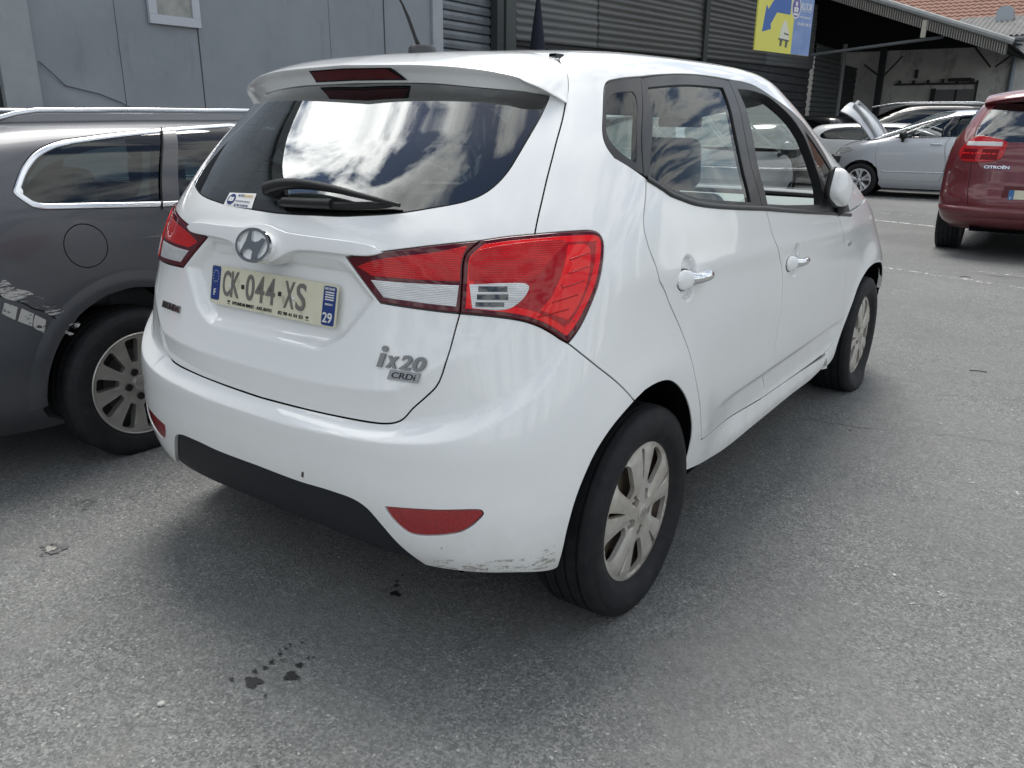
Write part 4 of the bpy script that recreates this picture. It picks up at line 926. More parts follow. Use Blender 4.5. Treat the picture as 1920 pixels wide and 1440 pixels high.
# tailgate
tg_o=closed_sym(gap,R_(o_['lbot_in']),R_(o_['lleft']),R_(o_['ltop_in']),R_(o_['ltop']),o_['shut'][:6]+[(.56,7.40,1)],[(.50,7.42,1),(0,7.45)])
gl_half=[(0,5.425)]+o_['glass']+[(.530,7.22,1),(.45,7.30),(0,7.40)]
glass_o=closed_sym(gl_half)
tailgate=panel('tailgate',G,tg_o,MW,car,holes=[glass_o],du=.022,dv=.12,fine=[(-.6,.6,2.6,3.55,.012,.03),(.44,.6,3.55,4.2,.014,.035),(-.6,-.44,3.55,3.9,.014,.035),(-.44,.44,3.55,5.0,.009,.026),(-.6,-.44,3.9,5.0,.02,.08)],skirt=.02)
gin_half=[(0,5.60)]+o_['glin'][1:]+[(.44,7.0),(.3,7.08),(0,7.10)]
gin=closed_sym(gin_half)
fr_=panel('window_frit',G,glass_o,MG,tailgate,holes=[gin],off=-.004,skirt=.006,gap=.0022)
rear_glass=panel('rear_window',G,glass_o,glassmat('rear_glass',(.50,.60,.56),3.3),tailgate,off=-.0015,skirt=0,gap=.0025)
hw_=MB()
for k in range(11):    # demister wires
    v=5.75+k*.115; us=np.linspace(-.40,.40,60); P=G.P(us,np.full(60,v))+G.N(us,np.full(60,v))*-.006; hw_.tube([tuple(p) for p in P],.0007,4,cap=False)
hw_.build('demister_wires',pm('wire_brown',(.10,.07,.05),.6),tailgate)
# garnish bar carrying the badge
gh=[(0,5.235),(.022,5.225),(.048,5.195),(.075,5.172),(.12,5.165),(.18,5.160),(.245,5.150),(.280,5.120),(.296,5.05,1),(.270,5.00),(.14,4.985),(.095,4.95),(.070,4.88),(.048,4.80),(.025,4.745),(0,4.728)]
garn=closed_sym(gh)
def goff(u,v):
    u=np.abs(u); c=.012+.022*np.clip(1-(u/.30)**1.6,0,1); return c-.006*np.clip((v-5.0)/.2,0,1)
garnish=panel('garnish_bar',GB,garn,MW,tailgate,du=.014,dv=.05,gap=0,cham=.003,skirt=.05,offf=goff)
garnish['label']='raised white bar above the number plate'
def plane_frame(P,n,x=(1,0,0)): return frame_mat(P,x,n)
eP=(0,-.6190,1.067); Me=plane_frame(eP,(0,-1,.30)); em=MB(); logo(em,.142,.092,.006,lambda a,b,c:tuple(Me@Vector((a,b,c)))); 
em.build('badge',pm('chrome_badge',(.55,.56,.57),.12,1),tailgate,auto=30)
bp=MB(); bp.slab([(.069*cos(2*pi*i/40),.044*sin(2*pi*i/40)) for i in range(40)],-.03,lambda a,b,c:tuple(Me@Vector((a,b,c)))); bp.build('badge_base',MW,tailgate)
# number plate
pt=.2088; Mp=plane_frame((-.001,-.5815,.9313),(0,-cos(pt),sin(pt)))
plate=MB().slab(rrect(.52,.11,.010),.003,lambda a,b,c:tuple(Mp@Vector((a,b,c-.003))))
mpl=pm('plate_cream',(.70,.67,.53),.35)
n_=ramp(mpl,noise(mpl,26,5,.6,coord(mpl,(1,1,.6))),[(.38,(.70,.67,.53)),(.60,(.66,.63,.49)),(.72,(.44,.41,.32))]); L(mpl,n_,bsdf(mpl).inputs['Base Color'])
plate=plate.build('number_plate',mpl,car); plate['label']='worn cream number plate with grey characters'
eb=MB().slab(rrect(.512,.102,.008),.0005,lambda a,b,c:tuple(Mp@Vector((a,b,c))))
def on_plate(mbx,P,d=.0012,z0=.0): return mbx.slab(P,d,lambda a,b,c:tuple(Mp@Vector((a,b,c+z0))))
blue=MB(); blue2=MB()
sh=lambda P,dx,dy=0: [(x+dx,y+dy) for x,y in P]
on_plate(blue,sh(rrect(.038,.096,.006),-.2365,.004)); on_plate(blue2,sh(rrect(.046,.100,.006),.2320,-.001)); blue.build('blue_band',pm('plate_blue',(.018,.045,.20),.35),plate); blue2.build('blue_band',pm('plate_blue',(.018,.045,.20),.35),plate)
def put_text(mbx,txt,cx,cy,w,h,ext=.0016,z0=.0005,M=None,**k):
    V,F=text_mesh(txt,w,h,ext,**k); V=V+np.array([cx,cy,z0]); mbx.add(xf(V,M or Mp),F); return mbx
MPG_=pm('plate_grey',(.16,.155,.14),.6)
for ch,cx,w in (('C',-.187,.034),('K',-.148,.036),('0',-.083,.036),('4',-.041,.038),('4',.003,.038),('X',.080,.040),('S',.126,.038)): put_text(MB(),ch,cx,.008,w,.072,bold=.012).build('plate_character',MPG_,plate)
MPB_=pm('plate_black',(.02,.02,.02),.5)
for cx in (-.115,.041): on_plate(MB(),sh([(-.006,-.006),(.006,-.006),(.006,.006),(-.006,.006)],cx,.006),.0018).build('plate_dash',MPB_,plate)
t2=MB()
put_text(t2,'HYUNDAI BREST - AXE AUTO',-.070,-.043,.168,.0090,bold=.0); put_text(t2,'02 98 41 01 03',.090,-.043,.098,.0090,bold=.0)
for cx in (-.172,.155): 
    for dx,w,h,dy in ((0,.011,.0055,.002),(0,.013,.0014,-.005)): on_plate(t2,sh(rrect(w,h,h*.4),cx+dx,-.043+dy),.0012)
t2.build('plate_small_print',pm('plate_black',(.02,.02,.02),.5),plate)
t3=MB(); put_text(t3,'F',-.2365,-.022,.009,.018,z0=.0012); put_text(t3,'29',.2310,-.031,.034,.026,z0=.0012,bold=.01); put_text(t3,'BRETAGNE',.2325,.0425,.036,.006,z0=.0012); put_text(t3,'BREIZH',.2325,.003,.026,.005,z0=.0012)
for i in range(12): a=2*pi*i/12; on_plate(t3,sh([(-.0011,-.0011),(.0011,-.0011),(.0011,.0011),(-.0011,.0011)],-.2365+.0125*cos(a),.0235+.0165*sin(a)),.0018)
for i in range(4): on_plate(t3,sh([(-.016,-.0015),(.016,-.0015),(.016,.0015),(-.016,.0015)],.2325,.0335-.0062*i),.0019)
t3.build('plate_white_print',pm('plate_white',(.75,.75,.72),.4),plate)
for cx,cy in ((-.170,.0),(.098,-.0)):
    s_=MB(); s_.lathe([(.0058,0),(.0058,.003),(.004,.0052),(0,.0058)],'z',16,c=(cx,cy+.001,.0)); s_.V=xf(s_.V,Mp); s_.build('plate_screw',pm('screw_white',(.7,.7,.68),.3),plate,smooth=True)
# lettering on the tailgate
def surf_frame(u,v,off=0,S=G,x=None):
    P=S.P(np.array(u),np.array(v)); n=S.N(np.array(u),np.array(v)); Pu=S.P(np.array(u+.01),np.array(v))-P
    return frame_mat(P+n*off,Pu if x is None else x,n)
MCH=pm('badge_metal',(.20,.20,.20),.22,1)
Mx=surf_frame(.345,3.80,.0005); tx=MB()
tx.slab([(-.066,-.022),(-.052,-.022),(-.044,.012),(-.058,.012)],.005,lambda a,b,c:tuple(Mx@Vector((a,b,c)))); tx.slab([(-.048+.0085*cos(2*pi*i/16),.0235+.0075*sin(2*pi*i/16)) for i in range(16)],.005,lambda a,b,c:tuple(Mx@Vector((a,b,c))))
for ch,cx,cy,w,h in (('x',-.024,-.006,.036,.030),('2',.013,-.003,.034,.036),('0',.050,-.003,.036,.036)): put_text(tx,ch,cx,cy,w,h,ext=.005,z0=0,M=Mx,bold=.03,shear=.2)
tx.build('model_lettering',MCH,tailgate,auto=35)
Mc=surf_frame(.352,3.625,.0005); cb=MB().slab([(-.044,-.012),(.040,-.012),(.046,.012),(-.038,.012)],.003,lambda a,b,c:tuple(Mc@Vector((a,b,c)))); cb.build('engine_badge',pm('badge_plate',(.28,.28,.29),.3,.9),tailgate)
cl=MB(); put_text(cl,'CRDi',.001,0,.066,.0145,ext=.0012,z0=.003,M=Mc,bold=.012,shear=.15); cl.build('engine_lettering',pm('letter_dark',(.01,.01,.015),.4),tailgate)
Mh=surf_frame(-.318,3.83,.0005); hl=MB(); put_text(hl,'HYUNDAI',0,0,.118,.021,ext=.004,z0=0,M=Mh,bold=.03); hl.build('maker_lettering',MCH,tailgate,auto=35)
# tail lights: inner on the tailgate, outer on the body
def lightmat(name,cols,rough=.12,scale=60,rot=(0,0,0)):
    m=pm(name,cols[0],rough,coat=.35,spec=.25)
    w=N(m,'ShaderNodeTexWave',wave_type='BANDS',bands_direction='Z'); w.inputs['Scale'].default_value=scale*.9; w.inputs['Distortion'].default_value=1.2; w.inputs['Detail'].default_value=2; w.inputs['Detail Scale'].default_value=2.5
    L(m,coord(m,rot=rot),w.inputs['Vector']); x=N(m,'ShaderNodeTexVoronoi'); x.inputs['Scale'].default_value=scale*1.6; L(m,coord(m,(1,1,2.5)),x.inputs['Vector'])
    f=mixc(m,.62,w.outputs[0],noise(m,13,3,.6,coord(m,(1,1,4)))); L(m,ramp(m,f,[(.1,cols[0]),(.75,cols[1])]),bsdf(m).inputs['Base Color']); bump(m,f,.35,.004); return m
MLd=pm('lamp_border',(.085,.002,.007),.08,coat=.5,spec=.3); MLb=pm('lamp_red',(.80,.008,.010),.10,coat=.35,spec=.25); MLm=lightmat('lamp_red_ribbed',[(.24,.003,.005),(.62,.008,.010)],scale=70)
MLc=lightmat('lamp_clear',[(.30,.305,.31),(.80,.81,.82)],scale=90); bsdf(MLc).inputs['Metallic'].default_value=.25; bsdf(MLc).inputs['Roughness'].default_value=.3
MLk=pm('lamp_dark_glass',(.03,.035,.04),.08,coat=1)
lin_=closed(o_['lsplit'],R_(o_['lbot_in']),R_(o_['lleft']),R_(o_['ltop_in']))
lout=closed(o_['lsplit'],o_['lbot'],o_['lright'],o_['ltop'])
def inset(q,d): 
    q=np.array(q)[:,:2]; q=q if area(q)>0 else q[::-1]; return uvshift(G,q,d)[0]
sl=lambda k: smooth_line(o_[k],.01)
for mir in (False,True):
    tl=panel('tail_light',G,lin_,MLd,tailgate,du=.02,dv=.1,off=.004,skirt=.03,gap=.0018,cham=.003,mirror=mir); tl['label']='inner half of the tail light, on the tailgate'
    panel('red_lens',G,sl('red_mid_in'),MLm,tl,off=.0050,skirt=.003,gap=0,mirror=mir,du=.02,dv=.1)
    panel('clear_lens',G,sl('clear_in'),MLc,tl,off=.0052,skirt=.003,gap=0,mirror=mir,du=.02,dv=.1)
    tl=panel('tail_light',G,lout,MLd,car,du=.02,dv=.1,off=.006,skirt=.035,gap=.0018,cham=.004,mirror=mir); tl['label']='outer half of the tail light, wrapping round the rear corner'
    panel('lamp_glow_band',G,inset(lout,.013),MLb,tl,off=.0070,skirt=.003,gap=0,mirror=mir,du=.02,dv=.1)
    panel('dark_lens',G,inset(lout,.028),pm('lamp_red_deep',(.36,.004,.008),.10,coat=.35,spec=.25),tl,off=.0076,skirt=.002,gap=0,mirror=mir,du=.02,dv=.1)
    panel('red_lens',G,sl('red_dark_out'),MLm,tl,off=.0082,skirt=.003,gap=0,mirror=mir,du=.02,dv=.1)
    panel('indicator_lens',G,sl('red_fin'),MLb,tl,off=.0082,skirt=.003,gap=0,mirror=mir,du=.02,dv=.1)
    c_=panel('clear_lens',G,sl('clear_out'),MLc,tl,off=.0084,skirt=.003,gap=0,mirror=mir,du=.02,dv=.1)
    for (a,b,c,d) in ((.470,.520,4.66,4.725),(.468,.522,4.57,4.635),(.466,.515,4.49,4.545)):
        panel('lamp_slot',G,smooth_line([(a,c,1),(b,c,1),(b,d,1),(a,d,1)],.01),MLk,tl,off=.0092,skirt=.001,gap=0,mirror=mir)
    for k in range(5):
        y0=5.05-.155*k; ribbon('lens_rib',G,[(.640-.004*k*k,y0-.06),(.692-.003*k*k,y0)],.003,.0088,pm('lamp_red_deep',(.26,.005,.010)),tl,mir,h=.001)
# spoiler with the high brake light
tF=[(0,.03,None),(.25,.03,None),(.42,.02,None),(.515,.0,1.540),(.548,-.009,1.524),(.576,-.026,1.500),(.600,-.057,1.463),(.616,-.086,1.432)]
tC=[(0,-.275,1.527),(.257,-.258,1.521),(.420,-.226,1.509),(.517,-.191,1.492),(.548,-.178,1.479),(.580,-.155,1.464),(.603,-.125,1.447),(.622,-.098,1.430)]
tB=[(0,-.222,1.481),(.25,-.216,1.477),(.415,-.192,1.464),(.510,-.150,1.456),(.542,-.132,1.451),(.577,-.112,1.444),(.600,-.100,1.436),(.614,-.090,1.428)]
def roofz(x,y):
    vs=np.linspace(7.0,9.39,200); us=np.linspace(.0,1.2,160); U,V=np.meshgrid(us,vs); P=G.P(U,V); i=np.argmin((P[...,0]-x)**2+(P[...,1]-y)**2); return float(P[...,2].flat[i])
tF=[(x,y,z if z else roofz(x,y)+.002) for x,y,z in tF]
ts=np.linspace(0,7,8); cv=lambda T_: [catmull(ts,[p[i] for p in T_]) for i in range(3)]
cF,cC,cB=cv(tF),cv(tC),cv(tB); tt=np.linspace(0,7,57)
def P3(c,t): return np.stack([f(t) for f in c],-1)
F_,C_,B_=P3(cF,tt),P3(cC,tt),P3(cB,tt)
rows=[]
def rowmix(w): return F_*(1-w)+C_*w+np.array([0,0,1])*(.010*4*w*(1-w))*np.clip((.60-F_[:,:1])/.1,0,1)
for w in (0,.15,.35,.55,.75,.90,.965): rows.append(rowmix(w))
rows+= [C_+np.array([0,-.001,-.002]), C_*.94+B_*.06+np.array([0,.000,-.004])*1.0]
for w in (.3,.6,1.0): rows.append(C_*(1-w)+B_*w+np.array([0,.008,0])*w*(1-w)*4*.5)
rows.append(B_+np.array([0,.03,.0])); full=[np.concatenate([r[::-1]*np.array([-1,1,1]),r[1:]]) for r in rows]
spo=MB().grid(full).build('spoiler',MW,tailgate,auto=38)
bl=[(-.152,-.246),(.148,-.246)]
blm=MB()
def spface(x,w):
    t=float(np.interp(abs(x),C_[:,0],tt)); c=P3(cC,np.array(t)); b=P3(cB,np.array(t)); p=c*(1-w)+b*w+np.array([0,.016*w*(1-w),0]); p[0]=x; return p
for x0,x1,w0,w1,off,name,mt in ((-.158,.165,.17,.86,.003,'brake_light',MG),(-.150,.150,.25,.76,.005,'brake_lens',pm('lamp_dark_red',(.10,.004,.006),.15,coat=1))):
    rws=[]
    for w in np.linspace(w0,w1,5):
        e=(w-w0)/(w1-w0)*.03; xs=np.linspace(x0-e*.2,x1+e,24); rws.append([spface(x,w)+np.array([0,-off,-off*.3]) for x in xs])
    rws=[[p+np.array([0,.012,0]) for p in rws[0]]]+rws+[[p+np.array([0,.012,0]) for p in rws[-1]]]
    rws=[[r[0]+np.array([0,.012,0])]+list(r)+[r[-1]+np.array([0,.012,0])] for r in rws]
    MB().grid(rws).build(name,mt,spo,auto=40)
# wiper on the rear glass
def wpath(k,off): 
    q=smooth_line(o_[k],.012,closed=False); return GB.base(q[:,0],q[:,1])+GB.nrm0(q[:,0],q[:,1])*off
wp=wpath('wip',.030); n=len(wp); wi=MB().tube([tuple(p) for p in wp],[.017-.012*i/(n-1) for i in range(n)],10)
wi.tube([tuple(wp[0]),tuple(wp[0]+np.array([.004,.055,-.012]))],[.019,.022],14)
wiper=wi.build('rear_wiper',M_black(),tailgate,auto=50)
bd=wpath('blade',.014); MB().tube([tuple(p) for p in bd],[.009]*(len(bd)-4)+[.008,.006,.005,.004],6).build('wiper_blade',pm('blade_rubber',(.008,.008,.009),.6),wiper,auto=50)
hs=wpath('blade',.020)[3:14]; MB().tube([tuple(p) for p in hs],.013,8).build('wiper_carrier',M_black(),wiper,auto=50)
# sticker on the glass
stq=smooth_line(o_['stick'],.01); st=panel('sticker',G,stq,pm('sticker_white',(.72,.72,.72),.4),rear_glass.parent,off=.0002,skirt=0,gap=0)
sc_=np.mean([p[:2] for p in o_['stick']],axis=0); Ms=surf_frame(float(sc_[0]),float(sc_[1]),.0012)
kk=MB(); kk.slab([(.017*cos(2*pi*i/24)-.038,.017*sin(2*pi*i/24)) for i in range(24)],.0004,lambda a,b,c:tuple(Ms@Vector((a,b,c))))
put_text(kk,'AUTO',-.003,.014,.028,.008,ext=.0004,z0=0,M=Ms,bold=.02,shear=.2)
put_text(kk,'PLOUGASTEL-DAOULAS',.018,-.004,.066,.005,ext=.0004,z0=0,M=Ms); put_text(kk,'02 98 10 80 00',.018,-.017,.064,.007,ext=.0004,z0=0,M=Ms,bold=.02); kk.build('sticker_print',pm('print_navy',(.015,.03,.14),.4),st)
k2=MB(); put_text(k2,'as',-.038,0,.022,.014,ext=.0004,z0=.0005,M=Ms,bold=.04); k2.build('sticker_initials',pm('plate_white',(.75,.75,.72)),st)
k3=MB(); put_text(k3,'SECURITE',.032,.014,.040,.008,ext=.0004,z0=0,M=Ms,bold=.02); k3.build('sticker_word',pm('print_gold',(.55,.38,.12),.4),st)
# ---- sides
d1,d2=o_['d1'],o_['d2']; dlo_t,dlo_b,dlo_r=o_['dlo_t'],o_['dlo_b'],o_['dlo_r']; cn=lambda p: tuple(p[:2])+(1,)
roofline=[(.5645,7.7202,1),(.62,7.98),(1.0,8.05),(1.5,8.0),(2.0,7.85),(2.2,7.68),(2.36,7.4,1)]
apil=[(2.36,7.4,1),(2.345,7.0),(2.30,6.4),(2.22,5.6),(2.13,4.95,1)]
side_o=closed(R_(o_['lright']),R_(o_['lright'])[-1:]) if 0 else None
side_c=chain(R_(o_['lright'])[::1],o_['seam'],o_['arch2'],o_['sillb'],[(1.7145,1.16,1)],R_(o_['fdoor_b']),R_(o_['rdoor_b']),R_(o_['rdoor_r']),dlo_r,dlo_t,[(1.88,4.72,1)],R_(apil),R_(roofline),R_(o_['shut']))
side_c[0]=side_c[0][:2]+(1,)
if abs(side_c[0][0]-side_c[-1][0])<.02 and abs(side_c[0][1]-side_c[-1][1])<.15: side_c=side_c[:-1]
side_o=smooth_line(side_c,.011)
both('side_panel',G,side_o,MW,car,du=.022,dv=.12,skirt=.02,fine=[(.55,.80,2.6,4.3,.009,.025),(.80,1.2,1.5,3.9,.015,.05),(1.1,1.8,.8,1.5,.02,.03)])
rd=closed(o_['rdoor_r'],o_['rdoor_b'],R_(o_['bpil']),[cn(dlo_b[5])],R_(dlo_b[:5]))
fd_=closed(o_['bpil'],o_['fdoor_b'],R_(o_['fend']),[cn(dlo_b[6])],[cn(dlo_b[5])])
FD=[(.9,1.8,1.1,2.2,.02,.035),(1.03,1.16,4.0,4.85,.0045,.024),(1.42,1.56,3.6,4.5,.005,.024)]
qf=closed([cn(d1[2])]+[d1[1]]+[cn(dlo_t[0])],R_(dlo_r))
rf=closed(R_(d1),[cn(dlo_t[0])]+dlo_t[1:3]+[cn(d2[0])],d2,[cn(dlo_b[5])],R_(dlo_b[:5]))
ff=closed(R_(d2),[cn((1.665,7.37))]+dlo_t[4:-1]+[cn(dlo_t[-1])],[cn(dlo_b[7])],[dlo_b[6][:2]],[cn(dlo_b[5])])
GL=glassmat('side_glass',(.74,.82,.79),.85)
qg,rg,fg,fq=[smooth_line(o_[k],.01) for k in ('qglass','rglass','fglass','fqglass')]
MTRIM=pm('interior_grey',(.34,.36,.37),.8)
for mir in (False,True):
    q_=panel('quarter_window_frame',G,qf,MFR,car,holes=[qg],off=-.002,gap=.0015,skirt=.02,mirror=mir)
    panel('quarter_window',G,qg,GL,q_,off=-.004,skirt=0,gap=-.003,mirror=mir)
    door=panel('rear_door',G,rd,MW,car,du=.022,dv=.12,gap=.0027,skirt=.02,fine=FD,mirror=mir)
    f_=panel('window_frame',G,rf,MFR,door,holes=[rg],off=-.002,gap=.0015,skirt=.02,mirror=mir)
    panel('door_window',G,rg,GL,door,off=-.008,skirt=0,gap=-.004,mirror=mir)
    door2=panel('front_door',G,fd_,MW,car,du=.022,dv=.12,gap=.0027,skirt=.02,fine=FD,mirror=mir)
    f2=panel('window_frame',G,ff,MFR,door2,holes=[fg,fq],off=-.002,gap=.0015,skirt=.035,mirror=mir)
    panel('quarter_light',G,fq,GL,door2,off=-.006,skirt=0,gap=-.003,mirror=mir)
    if mir: panel('door_window',G,fg,GL,door2,off=-.008,skirt=0,gap=-.004,mirror=mir)
    # belt moulding
    ribbon('belt_moulding',G,[p[:2] for p in dlo_b[:6]],.016,.003,MFR,door,mir,h=.003)
    ribbon('belt_moulding',G,[p[:2] for p in dlo_b[5:]],.016,.003,MFR,door2,mir,h=.003)
    # handles
    for dr_,(uu,vv) in ((door,(1.0918,4.4065)),(door2,(1.4746,4.0384))):
        s=-1 if mir else 1
        Mf=surf_frame(uu,vv,.0,GB); X=Vector((0,1,0)) ; 
        def hf(a,b,c): 
            p=Mf@Vector((a,b,c)); return (p.x*s,p.y,p.z)
        pts=[];rs=[];hs_=[]
        for t in np.linspace(0,1,29):
            a=-.102+.180*t; w=.029*max(0,1-((.22-min(t,.22))/.222)**2)**.5 if t<.22 else .0160+.0130*(1-float(softstep(np.array((t-.22)/.22),.45)))
            w=w*(1-max(0,(t-.93)/.07)**2*.75); hh=.006+.010*float(softstep(np.array(t/.5),.45)); hh*=1-max(0,(t-.93)/.07)**2*.6
            pts.append((a,.002-.004*t,.003+.024*float(softstep(np.array((t-.10)/.5),.45))-.006*max(0,t-.8)/.2)); rs.append(max(w,.002)); hs_.append(hh)
        cap=MB(); k0=9
        MB().grid([[hf(-.058+ra*cos(q),.001+rb_*sin(q),z) for q in np.linspace(0,2*pi,33)] for ra,rb_,z in ((.046,.0315,-.004),(.046,.0315,.0012),(.02,.01,.0014),(.0005,.0005,.0014))]).build('handle_gasket',M_black(),dr_)
        def tubeh(mb,i0,i1,sx=1.0):
            n=18
            rowsT=[]
            for i in range(i0,i1+1):
                a,b,c=pts[i]; r=rs[i]; rowsT.append([hf(a,b+r*sx*cos(2*pi*j/n),c+hs_[i]*sx*sin(2*pi*j/n)) for j in range(n+1)])
            tip=lambda P: [tuple(np.mean([p for p in P[:-1]],axis=0))]*(n+1)
            rowsT=[tip(rowsT[0])]+rowsT+[tip(rowsT[-1])]; mb.grid(rowsT)
        tubeh(cap,0,k0); hc=cap.build('door_handle',MW,dr_,auto=50)
        c2=MB(); tubeh(c2,k0,28,1.03); c2.build('handle_grip',M_chrome(),hc,auto=50)
        st3=MB(); st2=MB(); st2.grid([[hf(-.060+.022*cos(q),.001+.020*sin(q),z) for q in np.linspace(0,2*pi,17)] for z in (-.02,.006)]); st3.grid([[hf(.062+.006*cos(q),.0+.007*sin(q),z) for q in np.linspace(0,2*pi,9)] for z in (-.02,.03)]); st2.build('handle_mount',MW,hc,auto=50); st3.build('handle_mount',MW,hc,auto=50)
    # folded wing mirror
    s=-1 if mir else 1
    def sup(c,h,e,rz,rx,cut=None,n=28):
        rr_=[]
        for th in np.linspace(-pi/2,pi/2,n):
            row=[]
            for ph in np.linspace(-pi,pi,2*n+1):
                f=lambda w,e: math.copysign(abs(w)**e,w)
                x=h[0]*f(cos(th),e)*f(cos(ph),e); y=h[1]*f(cos(th),e)*f(sin(ph),e); z=h[2]*f(sin(th),e)
                if cut is not None: x=max(x,cut)
                x*=1-.20*max(0,z/h[2]) if x>0 else 1
                p=Matrix.Rotation(rz,3,'Z')@Matrix.Rotation(rx,3,'X')@Vector((x,y,z)); row.append(((c[0]+p.x)*s,c[1]+p.y,c[2]+p.z))
            rr_.append(row)
        return rr_
    mcc=(.893,1.57,1.140)
    mm_=MB().grid(sup(mcc,(.052,.080,.066),.5,radians(-6),radians(-22),cut=.0)).build('wing_mirror',MW,car,auto=60)
    MB().grid(sup((mcc[0]-.006,mcc[1]-.004,mcc[2]),(.016,.084,.070),.5,radians(-6),radians(-22))).build('mirror_rim',M_black(),mm_,auto=60)
    MB().tube([(.89*s,1.68,1.08),(.87*s,1.74,1.04),(.83*s,1.78,1.02)],[.028,.030,.035],12).build('mirror_arm',M_black(),mm_,auto=60)
# near-black strips laid behind the panel gaps to paint in their shade
MGS=pm('gap_shade_black',(.002,.002,.002),1.0,spec=.0)
for mir in (False,True):
    for ln in (o_['rdoor_r'],o_['rdoor_b'],o_['bpil'],o_['fend'][:-2],o_['seam'],o_['shut'][:6],o_['arch2'][:0]):
        if len(ln)>1: ribbon('gap_shade_strip',G,[p[:2] for p in ln],.014,-.0055,MGS,car,mir)
ribbon('tailgate_shade_strip',G,[(-p[0],p[1]) for p in reversed(gap)]+[p[:2] for p in gap[1:]],.014,-.007,MGS,car)
# front end
fo=closed(R_(o_['fend']),[(1.885,4.70,1),(2.14,4.93,1),(2.30,4.50),(2.45,4.0),(2.55,3.55,1)],[(2.50,3.2,1),(2.38,3.0),(2.22,2.8),(2.16,2.65,1)],yz_uv(G,[(2.615+.40*sin(radians(a)),.31+.385*cos(radians(a))) for a in (60,40,25,12)]),R_(o_['farch'][:-1]),[(1.7145,.80,1)])
both('front_wing',G,fo,MW,car,du=.022,dv=.12,skirt=.02,fine=[(1.7,2.3,1.0,3.9,.015,.06)])
bf=yz_uv(G,[(2.615+.40*sin(radians(a)),.31+.385*cos(radians(a))) for a in (62,80,95,108)])
fb=chain([bf[0]],bf[1:],[(2.30,.45,1),(3,.45,1),(3,2.9,1),(2.55,3.1),(2.42,3.0),(2.22,2.78,1)]); q=smooth_line([p[:2]+(1,) for p in fb],.012,closed=False)
q2=q[::-1].copy(); q2[:,0]=6-q2[:,0]; fbq=np.concatenate([q,q2]); keep=[0]+[i for i in range(1,len(fbq)) if np.hypot(*(fbq[i]-fbq[i-1]))>1e-4]; fbq=fbq[keep]
panel('front_bumper',G,fbq,MW,car,du=.04,dv=.2,skirt=.02)
def sym3(pts,step=.012):
    q=smooth_line(pts,step,closed=False); q=q[q[:,0]<3-1e-4]; m=q[::-1].copy(); m[:,0]=6-m[:,0]; return np.concatenate([q,m])
panel('bonnet',G,sym3([(3,3.35),(2.8,3.35),(2.62,3.45),(2.50,3.9),(2.36,4.40),(2.16,4.92,1),(3,4.92)]),MW,car,du=.04,dv=.15)
panel('cowl',G,sym3([(3,4.80),(2.45,4.80,1),(2.45,4.93,1),(3,4.93)]),M_black(),car,du=.04,dv=.15,off=-.02)
panel('windscreen',G,sym3([(3,4.95),(2.15,4.95,1),(2.235,5.6),(2.315,6.4),(2.36,7.0),(2.375,7.38,1),(3,7.42)]),glassmat('screen_glass',(.80,.86,.83),.35),car,du=.04,dv=.15,off=-.003,skirt=0)
for mir in (False,True): panel('headlight',G,smooth_line([(2.42,3.02),(2.55,3.14),(2.72,3.10,1),(2.66,3.40),(2.56,3.52,1),(2.48,3.22)],.012),glassmat('lamp_glass',(.6,.6,.6)),car,off=.002,mirror=mir)
# roof
rl=[(p[0],p[1]) for p in smooth_line([(0,7.55),(.40,7.58),(.5645,7.7202,1),(.62,7.98),(1.0,8.05),(1.5,8.0),(2.0,7.85),(2.2,7.68),(2.36,7.42,1),(2.99,7.44)],.014,closed=False)]
rl=np.array(rl); ml=rl[::-1][:-1]*np.array([-1,1]); roof_q=np.concatenate([ml,rl,[[2.99,9.38],[2,9.38],[1,9.38],[0,9.38],[-1,9.38],[-2,9.38],[-2.99,9.38]]])
roof=panel('roof',G,roof_q,MW,car,du=.05,dv=.10,skirt=.008)
MB().slab([(-.9,-.9)],0) if 0 else None
for x in (-.50,.50): ribb=MB().grid([[(x+dx,y,roofz(abs(x),.04)+dz) for y in np.linspace(.02,.06,4)] for dx,dz in ((-.014,-.008),(-.01,.006),(.01,.006),(.014,-.008))]).build('roof_clip',M_black(),roof)
an=MB(); an.lathe([(.045,-.012),(.043,.012),(.036,.020),(0,.022)],'z',24,c=(0,.06,roofz(0,.06)+.004)); ant=an.build('antenna',pm('antenna_base',(.045,.045,.05),.4),roof,auto=40)
az=roofz(0,.06)+.02; MB().tube([(0,.045,az),(-.004,.035,az+.02),(-.010,.012,az+.075),(-.016,-.008,az+.115),(-.033,-.04,az+.17),(-.06,-.085,az+.25)],[.008,.006,.0055,.0035,.0028,.0025],8).build('antenna_rod',M_black(),ant,auto=50)
# side repeater
for mir in (False,True):
    Mr=surf_frame(1.8097,3.9736,.001); s=-1 if mir else 1
    MB().slab([(-.018,.0),(-.012,.013),(.012,.004),(.018,0),(.012,-.006),(-.012,-.013)],.006,lambda a,b,c:(lambda p:(p.x*s,p.y,p.z))(Mr@Vector((a,b,c)))).build('side_repeater',pm('repeater_clear',(.55,.55,.55),.15,.5,coat=1),car)
# wheels
for s in (1,-1):
    wheel(car,(s*.768,0,.3025),s,rr=.221,flat=.0,rot=0)
    wheel(car,(s*.768,2.615,.298),s,rr=.221,flat=.07,rot=14)
